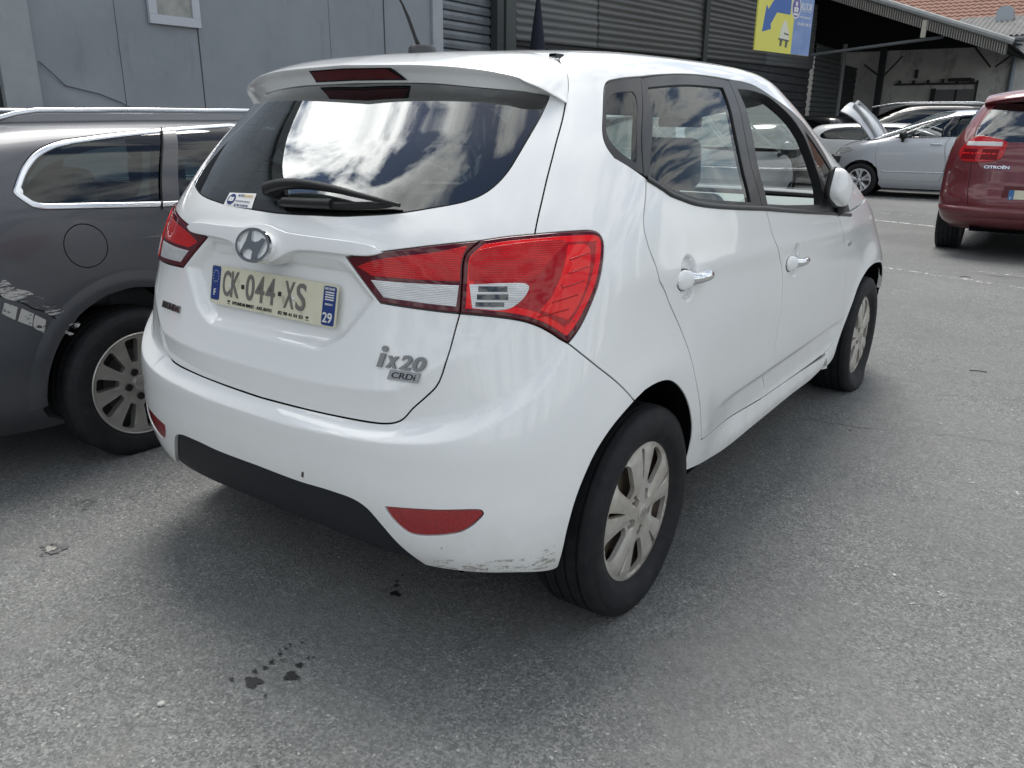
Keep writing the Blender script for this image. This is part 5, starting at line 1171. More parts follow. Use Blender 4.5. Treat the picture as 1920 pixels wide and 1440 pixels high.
# underside, wheel wells, cabin
ub=MB(); ub.box((0,1.3,.30),(.55,1.75,.09)); ub.box((0,1.3,.34),(.80,.88,.10)); ub.box((0,-.28,.40),(.52,.20,.12)); ub.box((0,3.05,.42),(.6,.28,.14))
ub.build('underbody_block',M_dark(),car)
def liner(segs,yc):
    q=np.concatenate([smooth_line(x,.02,closed=False) for x in segs]); P=G.P(q[:,0],q[:,1]); Nn=G.N(q[:,0],q[:,1])
    a=P-Nn*.0035; b=a.copy(); b[:,0]=np.minimum(b[:,0]-.03,.84); c=b.copy(); c[:,0]=.50; d=c.copy(); d[:,1]=yc; d[:,2]=.30
    for s in (1,-1):
        m=np.array([s,1,1]); MB().grid([r*m for r in (a,b,c,d)]).build('wheel_arch_liner',M_dark(),car)
liner([R_(o_['arch1']),o_['arch2'][1:]],0)
liner([o_['farch'][1:-1],[(bx[0],bx[1]) for bx in yz_uv(G,[(2.615+.40*sin(radians(a)),.31+.385*cos(radians(a))) for a in (12,25,40,60,80,95)])]],2.615)
ci=MB(); ci.box((0,1.1,.42),(.70,1.0,.02)); ci.box((0,-.10,.62),(.48,.30,.2))
for s in (1,-1): ci.box((s*.80,1.22,.68),(.012,.72,.28)); ci.box((s*.80,.15,.86),(.012,.34,.10))
ci.box((0,2.35,.80),(.74,.22,.16)); 
ci.build('cabin_lining',MTRIM,car)
# window-side door trims seen through the openings
panel('headlining',G,np.array([(.05,7.2),(2.95,7.2),(2.95,9.35),(.05,9.35)]),pm('headlining_grey',(.34,.35,.35),.9),car,off=-.035,skirt=0,du=.08,dv=.3)
panel('headlining',G,np.array([(.05,7.2),(2.95,7.2),(2.95,9.35),(.05,9.35)]),pm('headlining_grey',(.30,.31,.31)),car,off=-.035,skirt=0,du=.08,dv=.3,mirror=True)
MS=pm('seat_cloth',(.11,.118,.125),.85)
def seat(x,y,w=.24,z=.50,hr=True,name='seat'):
    b=MB()
    def cush(c,h,r,rx):
        bm=bmesh.new(); bmesh.ops.create_cube(bm,size=2)
        for v in bm.verts: v.co=Vector((v.co.x*h[0],v.co.y*h[1],v.co.z*h[2]))
        bmesh.ops.bevel(bm,geom=bm.edges[:],offset=r,segments=4,affect='EDGES',profile=.5); Mx_=Matrix.Translation(c)@Matrix.Rotation(rx,4,'X')
        b.add([tuple(Mx_@v.co) for v in bm.verts],[[v.index for v in f.verts] for f in bm.faces]); bm.free()
    cush((x,y+.22,z),(w,.25,.07),.05,radians(6)); cush((x,y-.06,z+.33),(w*.96,.06,.30),.05,radians(14))
    if hr: cush((x,y-.155,z+.735),(.135,.045,.095),.04,radians(8)); b.tube([(x-.05,y-.14,z+.6),(x-.05,y-.15,z+.7)],.006,6); b.tube([(x+.05,y-.14,z+.6),(x+.05,y-.15,z+.7)],.006,6)
    o=b.build(name,MS,car,auto=45); return o
seat(.37,1.22); seat(-.37,1.22); seat(.36,.42,.33); seat(-.36,.42,.33)
db=MB(); db.box((0,2.42,.92),(.72,.20,.09),bev=.05); dash=db.build('dashboard',pm('dash_grey',(.36,.39,.40),.6),car,auto=40)
for x in (.60,-.60,.1,-.1): MB().slab(rrect(.13,.075,.02),.012,lambda a,b,c:(x+a,2.215-c,.955+b)).build('air_vent',pm('vent_dark',(.02,.02,.022),.5),dash)
sw=MB(); cx,cy,cz=-.37,1.98,.88; tl_=radians(25)
ring=[(cx+.18*cos(a),cy-.18*sin(a)*sin(tl_)*-1*-1,cz+.18*sin(a)*cos(tl_)) for a in np.linspace(0,2*pi,33)]; sw.tube(ring,.014,8,cap=False); sw.tube([(cx-.17,cy,cz),(cx,cy+.04,cz-.01),(cx+.17,cy,cz)],.018,6); sw.tube([(cx,cy+.03,cz),(cx,cy+.25,cz-.08)],.03,8)
sw.build('steering_wheel',M_black(),car,auto=50)
MB().box((0,1.98,1.40),(.115,.014,.035),bev=.012).build('rear_view_mirror',M_black(),car,auto=40)

# ---- body surfaces of the other cars
def mk(rows,Lr=.55,nr=3.2,Lf=.75,nf=2.5,k=.03,belt=1.0,top=1.45):
    out=[]
    for v,(z,yr,yf,w) in enumerate(rows):
        t=min(1,max(0,(z-belt)/(top-belt))); s=min(1,w/.6)
        out.append((float(v),z,yr,yf,w,Lr*s+.02,nr,Lf*s+.02,nf,t*1.0,k))
    return out
GREY=Loft(mk([(.18,-.74,3.50,.80),(.30,-.93,3.66,.868),(.46,-.975,3.70,.905),(.60,-.975,3.70,.915),(.76,-.955,3.62,.915),(.90,-.93,3.40,.908),(1.02,-.90,3.00,.885),(1.12,-.85,2.62,.848),(1.215,-.775,2.32,.803),(1.295,-.685,2.08,.752),(1.352,-.60,1.90,.68),(1.383,-.49,1.75,.57),(1.400,-.2,1.5,.36),(1.407,.5,.9,.001)],top=1.4),catmull([-1.2,-.6,0,.6,1.2,1.8,3.8],[-.07,-.035,-.008,0,0,-.03,-.3]),1.3,2.2,None)
SILV=Loft(mk([(.18,-.60,3.25,.80),(.28,-.72,3.34,.86),(.42,-.76,3.40,.895),(.60,-.76,3.42,.912),(.78,-.75,3.40,.915),(.92,-.74,3.30,.912),(1.04,-.72,3.12,.900),(1.14,-.69,2.86,.870),(1.26,-.62,2.50,.825),(1.40,-.53,2.14,.765),(1.52,-.44,1.86,.70),(1.60,-.36,1.66,.62),(1.64,-.25,1.50,.50),(1.66,0,1.3,.33),(1.668,.5,.9,.001)],top=1.6,Lf=.9),catmull([-1.2,-.6,0,.6,1.1,1.6,2.2,3.8],[-.08,-.04,-.01,0,-.005,-.03,-.09,-.35]),1.3,2.2,None)
RED=Loft(mk([(.29,-.70,3.25,.80),(.37,-.82,3.34,.865),(.47,-.855,3.40,.90),(.60,-.86,3.42,.915),(.76,-.82,3.40,.918),(.92,-.80,3.30,.915),(1.06,-.775,3.10,.900),(1.20,-.74,2.82,.868),(1.34,-.675,2.48,.82),(1.48,-.585,2.12,.755),(1.58,-.51,1.86,.69),(1.65,-.44,1.66,.62),(1.695,-.33,1.50,.50),(1.715,0,1.3,.33),(1.722,.5,.9,.001)],top=1.6,nr=4.0,Lr=.5),catmull([-1.2,-.6,0,.6,1.1,1.6,2.2,3.8],[-.05,-.025,-.005,0,-.005,-.03,-.09,-.35]),1.3,2.2,None)

OUT2={'g_dlo':[(0.9048,7.1035),(1.0198,6.3104,1),(1.2024,6.0754),(1.2241,6.0581,1)],
'g_dlt':[(1.6539,10.2168,1),(1.3208,9.7826),(1.0703,9.3519),(0.9619,9.0569),(0.912,8.6662),(0.8981,8.0639),(0.9028,7.3163)],
'g_shut':[(1.3249,9.7818,1),(1.2021,5.9731)],
'g_cap':[(1.0736,5.6758),(1.0935,5.4591),(1.0978,4.9637),(1.0858,4.5423),(1.0649,4.4381),(1.046,4.6537),(1.0361,5.1193),(1.0484,5.5585)],
'g_seam':[(0.8768,4.0108),(1.003,3.5792),(1.0294,3.1972),(1.0469,2.9318)],
'g_arch':[(0.8219,0.1044),(1.0046,1.162),(1.0201,1.8231),(1.0352,2.4283),(1.0514,2.9703),(1.0763,3.287),(1.1078,3.485),(1.1445,3.475)],
'g_s0':[(0.8783,4.468),(0.9364,4.1506),(0.998,3.9636),(1.0226,3.6112),(1.0461,3.2126),(1.0517,3.0407),(1.047,2.9604),(1.0278,3.2425),(0.9965,3.6412),(0.877,4.0491)],
'g_s1':[(0.8914,3.8473,1),(0.9404,3.6929,1),(0.9285,3.4169,1),(0.8804,3.606,1)],
'g_s2':[(0.9546,3.6557,1),(1.0011,3.4886,1),(0.9933,3.2029,1),(0.9384,3.383,1)],
'g_s3':[(1.0022,3.4604,1),(1.0136,3.2957,1),(1.0108,2.9777,1),(0.9975,3.1985,1)],
'g_s4':[(1.0318,2.998,1),(1.0446,2.8075,1),(1.0408,2.7646,1),(1.0281,2.9718,1)],
'g_pil':[(1.3233,9.6966,1),(1.3812,9.729,1),(1.238,6.0336,1),(1.2061,6.0687,1)],
'g_gl':[(0.9478,7.0365),(1.0043,6.656,1),(1.1706,6.475,1),(1.2005,7.1446),(1.2336,8.8042,1),(1.1002,8.6643),(1.0186,8.2066),(0.9787,7.8052)],
'r_tl':[(-0.5205,6.4611,1),(-0.4625,7.289,1),(-0.4157,7.4205),(-0.2952,7.1722,1),(-0.2566,6.9452),(-0.2534,6.4703),(-0.2656,5.7938),(-0.3211,5.5315),(-0.4732,5.5021,1),(-0.5122,5.9755)],
'r_split':[(-0.4264,7.4179),(-0.3667,5.5112)],
'r_gate':[(-0.4455,8.0094),(-0.406,6.8239),(-0.3535,4.5345),(-0.3248,3.494),(-0.2875,2.6113,1)],
'r_glass':[(-0.5307,9.7726,1),(-0.4176,7.6187),(-0.4071,7.3828,1),(-0.2636,7.1793),(-0.1314,7.1675)],
'r_plate':[(-0.153,3.9062,1),(-0.1095,3.078),(-0.0728,2.8798)]}

# ================================================================== other cars
OO=OUT2
def arch_uv(S,yc,R,zc=.33,n=13,zmin=.0):
    pts=[]
    z0=float(S.P(np.array(1.1),np.array(S.v0+.01))[2])
    for a in np.linspace(-1,1,n):
        th=pi/2-a*(pi/2+.22); y,z=yc-R*cos(th)*(1),zc+R*sin(th)
        pts.append((yc+R*sin(a*(pi/2+.25)),max(z0+.004,zc+R*cos(a*(pi/2+.25)))))
    return yz_uv(S,pts)
def shell(S,mat,parent,wb,R,holes=(),zc=.33,name='body',**k):
    a1=arch_uv(S,0,R,zc); a2=arch_uv(S,wb,R,zc); vb=S.v0+.03
    right=[(0,vb)]+[(a1[0][0],vb)]+a1+[(a1[-1][0],vb)]+[(a2[0][0],vb)]+a2+[(a2[-1][0],vb),(2.99,vb)]
    def dense(L_):
        out=[]
        for p,q in zip(L_[:-1],L_[1:]):
            n=max(1,int(np.hypot(q[0]-p[0],(q[1]-p[1])*.15)/.025)); out+=[(p[0]+(q[0]-p[0])*i/n,p[1]+(q[1]-p[1])*i/n) for i in range(n)]
        return out+[L_[-1]]
    r=dense(right); l=[(-u,v) for u,v in reversed(r)]
    top=dense([(2.99,vb),(2.99,S.v1-.03),(-2.99,S.v1-.03),(-2.99,vb)])[1:-1]
    Q=np.array(l[:-1]+r+top); d=[0]+[i for i in range(1,len(Q)) if np.hypot(*(Q[i]-Q[i-1]))>1e-5]
    H_=[]
    for h in holes: H_.append(np.array(h)[:,:2])
    return panel(name,S,Q[d],mat,parent,holes=H_,du=k.get('du',.05),dv=k.get('dv',.25),vs=.12,gap=0,hgap=.0018,skirt=.02,cham=.001)
def mir_(q): q=np.array(q)[:,:2].copy(); q[:,0]*=-1; return q
def sy(S,pts,step=.015): return smooth_line(yz_uv(S,pts),step,vs=.12)
def sx(S,pts,step=.015): return smooth_line(xz_uv(S,pts),step,vs=.12)
def fit(car,S,wb,tr,R,w,rr,kind,hz,flat=0,yawf=0,rots=(0,20),zc=.33,arch=.38):
    for s in (1,-1):
        wheel(car,(s*tr,0,hz),s,R,w,rr,kind,flat,rots[0]); wheel(car,(s*tr,wb,hz),s,R,w,rr,kind,flat,rots[1],yaw=yawf)
    for yc in (0,wb):
        for s in (1,-1):
            rw=[[(s*x,yc+r*cos(a),zc+r*sin(a)) for a in np.linspace(-.05,pi+.05,22)] for x,r in ((.5,.01),(.5,arch-.005),(.845,arch+.004))]
            MB().grid(rw).build('wheel_arch_liner',M_dark(),car)
def belly(car,y0,y1,wb,z=.26,fl=True):
    b=MB(); b.box((0,wb/2,z+.10),(.80,wb/2-.42,.12)); b.box((0,(y0+y1)/2,z+.08),(.55,(y1-y0)/2,.10)); b.box((0,y0+.30,z+.2),(.5,.2,.10)); b.box((0,y1-.3,z+.2),(.5,.2,.10)); b.build('underbody_block',M_dark(),car)  # plain dark boxes added to block light beneath the car
def cabin(car,y0,y1,zf,rows_,S_=MS,lhd=True):
    b=MB(); b.box((0,(y0+y1)/2,zf-.1),(.52,(y1-y0)/2,.03)); b.box((.79,(y0+y1)/2,.86),(.012,(y1-y0)/2-.1,.11)); b.box((-.79,(y0+y1)/2,.86),(.012,(y1-y0)/2-.1,.11)); b.build('cabin_lining',pm('cabin_dark',(.05,.052,.055),.85),car)
    for y in rows_:
        for x in (-.36,.36):
            m=MB(); m.box((x,y,zf+.12),(.24,.25,.08),bev=.05); m.box((x,y-.26,zf+.42),(.23,.06,.30),bev=.05); m.box((x,y-.32,zf+.80),(.13,.045,.09),bev=.04); m.build('seat',S_,car,auto=45)
# ---------------- grey estate on the left
gcar=empty('parked_car',(-2.31,-.18,0),0,'dark grey estate car with chrome window trim and scraped rear wing on the left','car')
MGR=paint('grey_metallic',(.070,.075,.087),dirt=(.11,.105,.10),amt=.20,metal=.3,rough=.36)
bsdf(MGR).inputs['Coat Weight'].default_value=.25
gq=chain([(p[0],p[1])+tuple(p[2:]) for p in OO['g_dlo']],[(1.95,5.75,1)],[(2.22,6.6),(2.26,7.6),(2.18,8.6),(1.95,9.45,1)],OO['g_dlt']); gq[0]=gq[0][:2]; gdlo=smooth_line(gq,.012,vs=.12)
_c=np.array([GREY.P(np.array(p[0]),np.array(p[1])) for p in OO['g_cap']]).mean(0); gcap=sy(GREY,[(_c[1]+.084*cos(a),_c[2]+.084*sin(a)) for a in np.linspace(0,2*pi,25)[:-1]])
gdin=uvshift(GREY,gdlo if area(gdlo)>0 else gdlo[::-1],.024)[0]
rgl=sx(GREY,[(0,.99),(.50,1.01),(.62,1.06),(.60,1.20),(.50,1.30,1),(0,1.32)],.02); rgl=np.array([p for p in rgl]); rq=rgl[(rgl[:,0]>0)]; 
hl=sx(GREY,[(0,.985),(.52,1.0),(.66,1.05),(.62,1.18),(.50,1.295,1),(0,1.31)],.02)
def halfsym(S,pts):
    q=smooth_line(xz_uv(S,pts),.015,vs=.12,closed=False); q[0,0]=0;q[-1,0]=0; m=q[::-1].copy(); m[:,0]*=-1; return np.concatenate([q,m[1:-1]])
grg=halfsym(GREY,[(0,.985),(.52,1.0),(.66,1.05),(.62,1.18),(.50,1.295,1),(0,1.31)])
gws=np.array([(3-.0,7.0)]) ; 
def front_sym(S,pts,step=.02):
    q=smooth_line(pts,step,vs=.12,closed=False); q=np.array([p for p in q]); return q
def wsq(S,v0,v1,u0,u1): return smooth_line([(u0,v0,1),(2.96,v0,1),(2.96,v1,1),(u1,v1,1)],.02,vs=.12)
gw=wsq(GREY,6.4,10.2,2.28,2.40)
gbody=shell(GREY,MGR,gcar,2.72,.385,holes=[gdlo,mir_(gdlo),gcap,grg,gw,mir_(gw)],zc=.335,du=.035,dv=.2)
MCG=pm('satin_chrome',(.72,.74,.78),.22,1)
MPG=glassmat('privacy_glass',(.42,.52,.53),1.25)
for mr in (False,True):
    fr2=panel('window_trim',GREY,gdlo,MCG,gbody,holes=[gdin],off=.004,gap=.001,skirt=.02,cham=.006,mirror=mr,du=.04,dv=.3,vs=.12)
    panel('side_window',GREY,gdin,MPG,gbody,off=-.004,skirt=0,gap=-.004,mirror=mr,du=.04,dv=.3,vs=.12)
    panel('pillar_cover',GREY,smooth_line(OO['g_pil'],.02,vs=.12),pm('pillar_grey',(.055,.055,.062),.35,coat=.5),gbody,off=-.001,skirt=.004,mirror=mr,vs=.12)
    gi=smooth_line(OO['g_gl'],.012,vs=.12); gfr=smooth_line([p for p in OO['g_dlt'][2:]]+[p for p in OO['g_dlo'][:1]]+[(1.0197,6.2906,1),(1.2023,6.0718,1),(1.296,9.15,1)],.012,vs=.12)
    rl_=[]
gfit=uvshift(GREY,gfr if area(gfr)>0 else gfr[::-1],.034)[0]
for mr in (False,True): panel('window_frit',GREY,gfit,pm('black_gloss',(.008,.008,.009)),gbody,holes=[gi],off=-.008,skirt=0,gap=0,mirror=mr,du=.04,dv=.3,vs=.12)
for mr in (False,True): panel('windscreen',GREY,gw,glassmat('screen_glass',(.72,.78,.75)),gbody,off=-.004,skirt=0,gap=-.003,mirror=mr,du=.06,dv=.4,vs=.12)
panel('rear_window',GREY,grg,MPG,gbody,off=-.004,skirt=0,gap=-.003,du=.06,dv=.3,vs=.12)
panel('fuel_flap',GREY,gcap,MGR,gbody,du=.02,dv=.15,vs=.12,skirt=.008)
MSM=pm('shut_line',(.003,.003,.004),.9)
for mr in (False,True):
    ribbon('door_seam',GREY,[(p[0],p[1]) for p in OO['g_shut']]+[],.006,.0065,MSM,gbody,mr)
    ribbon('door_seam',GREY,yz_uv(GREY,[(.215,1.0),(.24,.85),(.30,.72),(.37,.60),(.45,.45),(.50,.33)]),.006,.0012,MSM,gbody,mr)
    ribbon('bumper_seam',GREY,[(.60,4.6)]+[(p[0],p[1]) for p in OO['g_seam']],.006,.0012,MSM,gbody,mr)
    rp=[]; 
    for y in np.linspace(-.35,1.9,30):
        x=.60-.04*max(0,-y)/.4; zz=yz_uv  # rail follows the roof edge
        vs_=np.linspace(9,13,60); us_=np.linspace(.3,2.6,120)
        if 'gP' not in globals(): gU,gV=np.meshgrid(us_,vs_); gP=GREY.P(gU,gV)
        i=np.argmin((gP[...,0]-x)**2+(gP[...,1]-y)**2); zr=float(gP[...,2].flat[i]); e=min(1,(y+.35)/.25,(1.9-y)/.25); rp.append(((-x if mr else x),y,zr+.004+.036*softstep(np.array(e),.4)))
    rb_=MB(); rb_.tube(rp,.012,8); rb_.build('roof_rail',MCG,gbody,auto=60)
    tlq=sx(GREY,[(.56,.82,1),(.74,.80),(.80,.84),(.80,.92),(.77,1.0,1),(.66,.975),(.56,.93,1)]) 
    panel('tail_light',GREY,tlq,pm('lamp_red',(.62,.010,.012),.12),gbody,off=.004,skirt=.01,mirror=mr,vs=.12)
msc=pm('scraped_filler',(.40,.40,.39),.8); worn(msc,.44,14,(1,1,2)); msc2=pm('scraped_edges',(.42,.42,.41),.8); worn(msc2,.51,16,(1,.5,2.5))
for kx,mm_2 in (('g_s0',msc2),('g_s1',msc),('g_s2',msc),('g_s3',msc),('g_s4',msc)): panel('scraped_patch',GREY,smooth_line(OO[kx],.01,vs=.12),mm_2,gbody,off=.0018,skirt=0,gap=0,du=.03,dv=.2,vs=.12)
# back of the estate: tailgate seam, bumper seam, plate, lamps
tgl=[(0,.62),(.45,.625),(.60,.66),(.66,.80),(.70,.98),(.71,1.08),(.62,1.24),(.52,1.33)]
for mr in (False,True):
    ribbon('tailgate_seam',GREY,xz_uv(GREY,tgl),.006,.001,MSM,gbody,mr)
    ribbon('bumper_seam',GREY,xz_uv(GREY,[(.60,.655),(.70,.70),(.80,.74)]),.006,.001,MSM,gbody,mr)
    ribbon('tailgate_strip',GREY,xz_uv(GREY,[(0,.86),(.30,.86),(.55,.865)]),.03,.003,MCG,gbody,mr,h=.006)
MB().slab([(-.26,.70),(.26,.70),(.26,.81),(-.26,.81)],.012,lambda a,b,c:(a,-.965-c,b)).build('number_plate',pm('plate_cream',(.70,.67,.53)),gbody)
# soft lip round the rear wheel arch
for yc in (0,2.72):
    for mr in (1,-1):
        rws=[]
        for dr,dx in ((.0,.000),(.012,.012),(.035,.014),(.055,.006),(.070,.001)):
            row=[]
            for a in np.linspace(-.10,pi+.10,34):
                y,z=yc+(.383+dr)*cos(a),.335+(.383+dr)*sin(a); uv=yz_uv(GREY,[(y,z)])[0]; p=GREY.P(np.array(uv[0]),np.array(uv[1])); row.append((mr*(p[0]+dx*(.35 if dr else 0)),p[1],p[2]))
            rws.append(row)
        MB().grid(rws).build('arch_lip',MGR,gbody,smooth=True)
fit(gcar,GREY,2.72,.795,.322,.215,.222,'alloy10',.300,rots=(8,8),zc=.335,arch=.385)
belly(gcar,-.85,3.5,2.72); cabin(gcar,-.6,2.2,.46,(1.2,.3))
# ---------------- silver people carrier with its bonnet up
scar=empty('parked_car',(.42,17.25,0),radians(93),'silver people carrier side-on with its bonnet raised, behind the red car','car'); scar.scale=(1.03,)*3
MSV=paint('silver_metallic',(.52,.54,.58),dirt=(.36,.36,.36),amt=.08,metal=.2,rough=.4)
S3=SILV
dl=sy(S3,[(2.52,1.115,1),(2.2,1.125),(1.5,1.15),(.6,1.20),(-.2,1.27),(-.42,1.33),(-.36,1.42),(-.1,1.50),(.4,1.545),(.9,1.555),(1.35,1.50),(1.75,1.385),(2.15,1.25)])
fdr=sy(S3,[(2.40,1.10,1),(2.47,.90),(2.44,.62),(2.36,.34,1),(1.30,.34,1),(1.24,.7),(1.22,1.145,1)]); rdr=sy(S3,[(1.21,1.145,1),(1.23,.7),(1.29,.34,1),(.52,.34,1),(.36,.60),(.22,.80),(.16,1.0),(.14,1.215,1)])
bon=smooth_line([(3.0,5.3,1),(2.72,5.25),(2.52,5.5,1),(2.38,6.4),(2.28,7.0,1),(3.0,7.05,1)],.02,vs=.12)
hh2=bon[bon[:,0]<2.985]; bonhole=np.clip(np.array(bon),None,[2.985,99])
wss=wsq(S3,7.5,12.2,2.26,2.40)
hlq=smooth_line([(2.36,4.7),(2.50,5.2),(2.74,4.9,1),(2.72,4.3),(2.5,4.2)],.02,vs=.12)
sbody=shell(S3,MSV,scar,2.73,.375,holes=[dl,mir_(dl),fdr,mir_(fdr),rdr,mir_(rdr),wss,mir_(wss),bonhole,mir_(bonhole),hlq,mir_(hlq)],zc=.335)
for mr in (False,True):
    d_=panel('front_door',S3,fdr,MSV,scar,mirror=mr,du=.05,dv=.25,vs=.12); s_=-1 if mr else 1
    panel('rear_door',S3,rdr,MSV,scar,mirror=mr,du=.05,dv=.25,vs=.12)
    for yy,zz in ((1.42,1.03),(.36,1.10)):
        uv=yz_uv(S3,[(yy,zz)])[0]; p=S3.P(np.array(uv[0]),np.array(uv[1])); hm=MB(); hm.tube([(s_*(p[0]+.005),yy-.09,zz),(s_*(p[0]+.030),yy-.05,zz),(s_*(p[0]+.030),yy+.07,zz),(s_*(p[0]+.008),yy+.11,zz)],.014,8); hm.build('door_handle',pm('bright_silver',(.7,.72,.75),.2,.8),d_)
    ribbon('side_moulding',S3,yz_uv(S3,[(2.33,.50),(1.8,.505),(1.2,.51),(.60,.515)]),.022,.006,pm('bright_silver',(.7,.72,.75),.2,.8),scar,mr,h=.004)
    gl_in=uvshift(S3,dl if area(dl)>0 else dl[::-1],.018)[0]
    panel('window_surround',S3,dl,pm('black_gloss',(.008,.008,.009)),scar,holes=[gl_in],off=-.002,mirror=mr,du=.06,dv=.4,vs=.12)
    fw_=sy(S3,[(2.05,1.14,1),(1.30,1.165,1),(1.22,1.45),(1.28,1.50,1),(1.72,1.37)]); 
    # the front window stands open; the rear ones are closed
    panel('side_window',S3,smooth_line(yz_uv(S3,[(1.20,1.165,1),(1.10,1.50,1),(.4,1.53),(-.1,1.48),(-.36,1.38),(-.36,1.33),(-.1,1.27),(.6,1.205)]),.02,vs=.12),MPG,scar,off=-.006,skirt=0,gap=0,mirror=mr,du=.06,dv=.4,vs=.12)
    panel('quarter_light',S3,smooth_line(yz_uv(S3,[(2.45,1.13,1),(2.12,1.14,1),(2.08,1.25,1)]),.02,vs=.12),MPG,scar,off=-.004,skirt=0,gap=0,mirror=mr,vs=.12)
    ribbon('window_post',S3,yz_uv(S3,[(1.27,1.15),(1.21,1.54)]),.14,-.001,pm('black_gloss',(.008,.008,.009)),scar,mr)
    ribbon('window_post',S3,yz_uv(S3,[(2.11,1.12),(2.06,1.27)]),.035,-.001,pm('black_gloss',(.008,.008,.009)),scar,mr)
    ribbon('roof_trim',S3,yz_uv(S3,[(2.45,1.16),(2.15,1.265),(1.75,1.40),(1.35,1.515),(.9,1.572),(.4,1.563),(-.1,1.52)]),.040,.011,MCG,scar,mr,h=.006)
    mb_=MB(); cxm=.985
    rows=[]
    for th in np.linspace(-pi/2,pi/2,9): rows.append([(s_*(cxm+.085*cos(th)*cos(p_)),2.02+.075*cos(th)*sin(p_),1.18+.078*sin(th)) for p_ in np.linspace(-pi,pi,17)])
    mb_.grid(rows); mb_.tube([(s_*.88,2.03,1.08),(s_*.94,2.03,1.12)],.03,8); mb_.build('wing_mirror',M_black(),scar,smooth=True)
    panel('headlight',S3,hlq,pm('lamp_pale',(.45,.46,.46),.12,.3,coat=1),scar,off=.001,mirror=mr,vs=.12)
    panel('windscreen',S3,wss,glassmat('screen_glass',(.72,.78,.75)),scar,off=-.004,skirt=0,gap=-.003,mirror=mr,du=.06,dv=.4,vs=.12)
# raised bonnet, hinged at the windscreen base
hp=Vector((0,2.46,1.14)); bo=[]
hinge=empty('bonnet'); hinge.parent=scar; hinge.location=hp; hinge.rotation_euler=(radians(46),0,0)
bs=[];bu=[]
for t_ in np.linspace(0,1,15):
    row=[];row2=[]
    for q_ in np.linspace(-1,1,25):
        x=.70*q_*(1-.16*t_**2.5); y=-.02+1.02*t_-.06*abs(q_)**3*t_; z=.07*sin(pi*t_*.6)-.20*abs(q_)**3.2-.16*t_**3+.03; row.append((x,y,z)); row2.append((x*.985,y-.006,z-.022))
    bs.append(row);bu.append(row2)
bk_=MB().grid(bs).grid(bu)
for A,B in ((bs[0],bu[0]),(bs[-1],bu[-1]),([r[0] for r in bs],[r[0] for r in bu]),([r[-1] for r in bs],[r[-1] for r in bu])): bk_.grid([A,B])
bk_.build('bonnet_skin',MSV,hinge,auto=50)
bi=MB(); bi.tube([(.60,.05,-.08),(.55,.5,-.02),(.42,.85,-.03),(0,.93,.0),(-.42,.85,-.03),(-.55,.5,-.02),(-.60,.05,-.08)],.045,6); bi.build('bonnet_frame',pm('bonnet_inner',(.30,.31,.32),.6),hinge)
MB().tube([(.5,3.05,.92),(.45,2.95,1.50)],.008,5).build('bonnet_prop',pm('prop_steel',(.3,.3,.3),.4,.7),scar)
eng=MB(); R_=random.Random(4)
for i in range(16): eng.box((R_.uniform(-.6,.6),R_.uniform(2.75,3.25),R_.uniform(.78,.92)),(R_.uniform(.05,.18),R_.uniform(.05,.12),R_.uniform(.04,.09)),bev=.02)
eng.box((0,3.0,.70),(.7,.35,.06)); eng.build('engine',pm('engine_dark',(.035,.035,.036),.5,.3),scar)
fit(scar,S3,2.73,.80,.325,.215,.225,'alloy5',.312,rots=(0,15),zc=.335,arch=.375); belly(scar,-.7,3.2,2.73); cabin(scar,-.4,2.3,.68,(1.35,.45))
MB().box((0,2.28,1.02),(.70,.22,.08),bev=.05).build('dashboard',M_black(),scar)
st_=MB(); st_.tube([(-.37+.18*cos(a),1.93,1.06+.18*sin(a)) for a in np.linspace(0,2*pi,25)],.014,6,cap=False); st_.build('steering_wheel',M_black(),scar)
# ---------------- red people carrier at the right edge
rcar=empty('parked_car',(1.275,9.15,0),0,'dusty dark red people carrier seen from behind at the right edge','car'); rcar.scale=(1.115,1.07,1.035)
MRD=paint('dark_red_metallic',(.140,.012,.019),dirt=(.15,.105,.09),amt=.5,metal=.25,rough=.38)
S4=RED
tl=np.array(smooth_line(OO['r_tl'],.012,vs=.12)); tl=mir_(tl) # to the right-hand side
rg=halfsym(S4,[(0,1.195),(.56,1.195),(.645,1.22),(.63,1.36),(.575,1.50),(.52,1.58,1),(0,1.60)])
gate=halfsym(S4,[(0,.50),(.50,.505),(.585,.54,1),(.615,.70),(.625,.90),(.64,1.18),(.655,1.24),(.645,1.38),(.595,1.52),(.54,1.62,1),(0,1.64)])
rd1=sy(S4,[(2.40,1.10,1),(2.47,.90),(2.44,.62),(2.36,.42,1),(1.30,.42,1),(1.24,.7),(1.22,1.14,1)]); rd2=sy(S4,[(1.21,1.14,1),(1.23,.7),(1.29,.42,1),(.52,.42,1),(.36,.60),(.22,.80),(.16,1.0),(.14,1.17,1)])
rdl=sy(S4,[(2.45,1.125,1),(1.5,1.15),(.6,1.18),(-.2,1.21),(-.50,1.24),(-.46,1.42),(-.3,1.55),(.4,1.60),(.9,1.60),(1.35,1.52),(1.75,1.40),(2.15,1.26)])
rw_=wsq(S4,7.5,12.2,2.26,2.40)
rb2=shell(S4,MRD,rcar,2.73,.385,holes=[gate,rdl,mir_(rdl),rd1,mir_(rd1),rd2,mir_(rd2),rw_,mir_(rw_)],zc=.345,du=.04,dv=.22)
tg2=panel('tailgate',S4,gate,MRD,rcar,holes=[rg],du=.04,dv=.22,vs=.12,gap=.0035,hgap=.001); panel('rear_window',S4,rg,glassmat('rear_glass_red_car',(.10,.11,.12),4.0),tg2,off=-.003,skirt=0,gap=-.003,du=.05,dv=.3,vs=.12)
